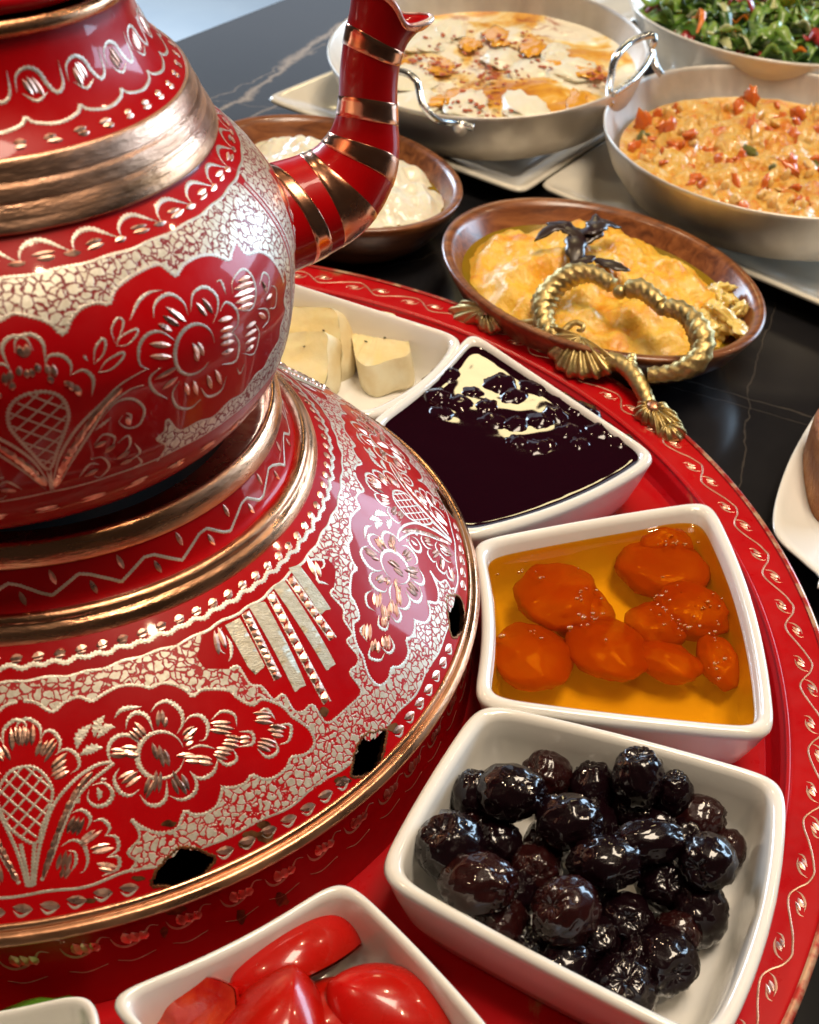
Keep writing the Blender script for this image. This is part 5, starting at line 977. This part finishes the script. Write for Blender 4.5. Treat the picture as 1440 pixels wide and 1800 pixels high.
M['leafg'] = simple('lettuce', (0.10, 0.24, 0.022), .35, 0, .3, .15, var=(0.22, 0.36, 0.06), vscale=70, sss=.15); M['leafd'] = simple('dark_lettuce', (0.035, 0.10, 0.012), .35, 0, .3, .15, var=(0.08, 0.16, 0.02), vscale=70); M['leafp'] = simple('pale_lettuce', (0.45, 0.50, 0.20), .35, 0, .3, .15, var=(0.55, 0.55, 0.32), vscale=70); M['carrot'] = simple('carrot', (0.72, 0.20, 0.015), .35, 0, .3, .15); M['redc'] = simple('red_cabbage', (0.28, 0.012, 0.02), .3, 0, .4, .1, var=(0.40, 0.03, 0.03), vscale=90)
mb = MB(); rows = [[(sb_c[0] + 0.082 * k * math.cos(t), sb_c[1] + .082 * k * math.sin(t), .030 + .016 * (1 - k * k) + .004 * fbm((k * math.cos(t), k * math.sin(t), 0), 6, 3, 1)) for t in np.linspace(0, 2 * math.pi, 60, endpoint=False)] for k in np.linspace(1, .02, 20)]; mb.grid(np.array(rows), cv=True); mb.build('salad_base', M['leafd'], sal)
def strip(mb, P, w, twist):
    P = catmull(P, 5); T = np.gradient(P, axis=0); T /= np.linalg.norm(T, axis=1)[:, None]; rows = []; n = len(P)
    for i, (p, t) in enumerate(zip(P, T)):
        a = twist * i / n; s_ = np.cross(t, (0, 0, 1)); s_ /= np.linalg.norm(s_) + 1e-9; u = np.cross(s_, t); d = s_ * math.cos(a) + u * math.sin(a); nn = np.cross(t, d); ww = w * math.sin(math.pi * (.1 + .8 * i / (n - 1))); rows.append([p - d * ww + nn * .0004, p + nn * .0008, p + d * ww + nn * .0004, p + d * ww - nn * .0004, p - nn * .0002, p - d * ww - nn * .0004])
    rows = np.array(rows); mb.grid(rows, cv=True); mb.cap(rows[0]); mb.cap(rows[-1])
rs = random.Random(6)
for i in range(230):
    kind, mt, w, L = rs.choices([('lettuce_shred', 'leafg', .0040, .030), ('lettuce_shred', 'leafd', .0045, .028), ('lettuce_shred', 'leafp', .0030, .028), ('carrot_shred', 'carrot', .0022, .034), ('cabbage_shred', 'redc', .0032, .020)], [10, 6, 5, 1.2, 2.2])[0]
    a, k = rs.uniform(0, 6.283), math.sqrt(rs.random()) * .074; x, y = sb_c[0] + k * math.cos(a), sb_c[1] + k * math.sin(a); z = .033 + .016 * (1 - (k / .082) ** 2) + rs.uniform(0, .010); d = rs.uniform(0, 6.283); L *= rs.uniform(.6, 1.2); cz = rs.uniform(-.004, .010)
    pth = [np.array([x + math.cos(d + .6 * q) * L * q, y + math.sin(d + .6 * q) * L * q, z + cz * (1 - 4 * q * q) + .002 * math.sin(q * 14 + i)]) for q in np.linspace(-.5, .5, 6)]; mb = MB(); strip(mb, pth, w, rs.uniform(-2, 2)); mb.build(kind, M[mt], sal, fix=False)
# ------------------------------------------------------------------ plate with bread at the right edge
zr = Zm(1140, 640, 3); rim = np.array([onz(x, y, -.004)[:2] for x, y in zr([(1010, 120), (900, 235), (760, 470), (680, 680), (655, 840), (690, 930), (800, 1030), (900, 1112), (1050, 1190)])]); far = np.array([[.37, -.075], [.44, -.05], [.46, .04], [.42, .10]])
Q = resample(catmull(np.vstack([rim, far]), 8, True), .003, True); cc = Q.mean(0); mb = MB()
R_ = np.array([np.column_stack([cc + (Q - cc) * k, np.full(len(Q), z)]) for k, z in ((.60, ZTAB + .0006), (.66, ZTAB + .001), (.85, -.013), (.985, -.0062), (1.0, -.0046), (.998, -.0036), (.985, -.0034), (.955, -.0046), (.84, -.0095), (.70, -.0140), (.4, -.0148))]); mb.grid(R_, cv=True); mb.cap(R_[-1]); mb.cap(R_[0], True); tag(mb.build('bread_plate', M['ceramic']), 'white plate with a piece of brown bread at the table side', 'plate')
M['crust'] = food_mat('bread_crust', [(.3, (0.16, 0.045, 0.010)), (.5, (0.30, 0.10, 0.022)), (.7, (0.46, 0.20, 0.055))], 60, rough=.55, coat=.0, bmp=(350, .7, .002))
bp = [onz(x, y, -.012) for x, y in zr([(810, 560), (800, 520), (860, 800), (1000, 820), (1080, 560), (960, 420)])]; O = np.array([p[:2] for p in bp]); O = resample(catmull(O[[1, 2, 3, 4, 5]], 8, True), .002, True); cc = O.mean(0); mb = MB()
R_ = np.array([[(*(cc + (q - cc) * k), z + .0008 * fbm((q[0], q[1], z), 160, 3, 2)) for q in O] for k, z in ((.93, -.0142), (1.0, -.011), (1.02, .004), (1.0, .012), (.94, .0155), (.6, .017), (.1, .0175))]); mb.grid(R_, cv=True); mb.cap(R_[-1]); mb.cap(R_[0], True); tag(mb.build('bread', M['crust']), 'thick piece of brown bread on the white plate', 'bread')

for o in bpy.data.objects:      # ornament too fine to pick apart stays joined
    if o.parent and any(k in o.name for k in ('_cuts', '_lines', 'engraving', 'chased_frame', 'pillar_bars', 'worn_patches', 'foot_wear', 'zigzag')): o['kind'] = 'stuff'
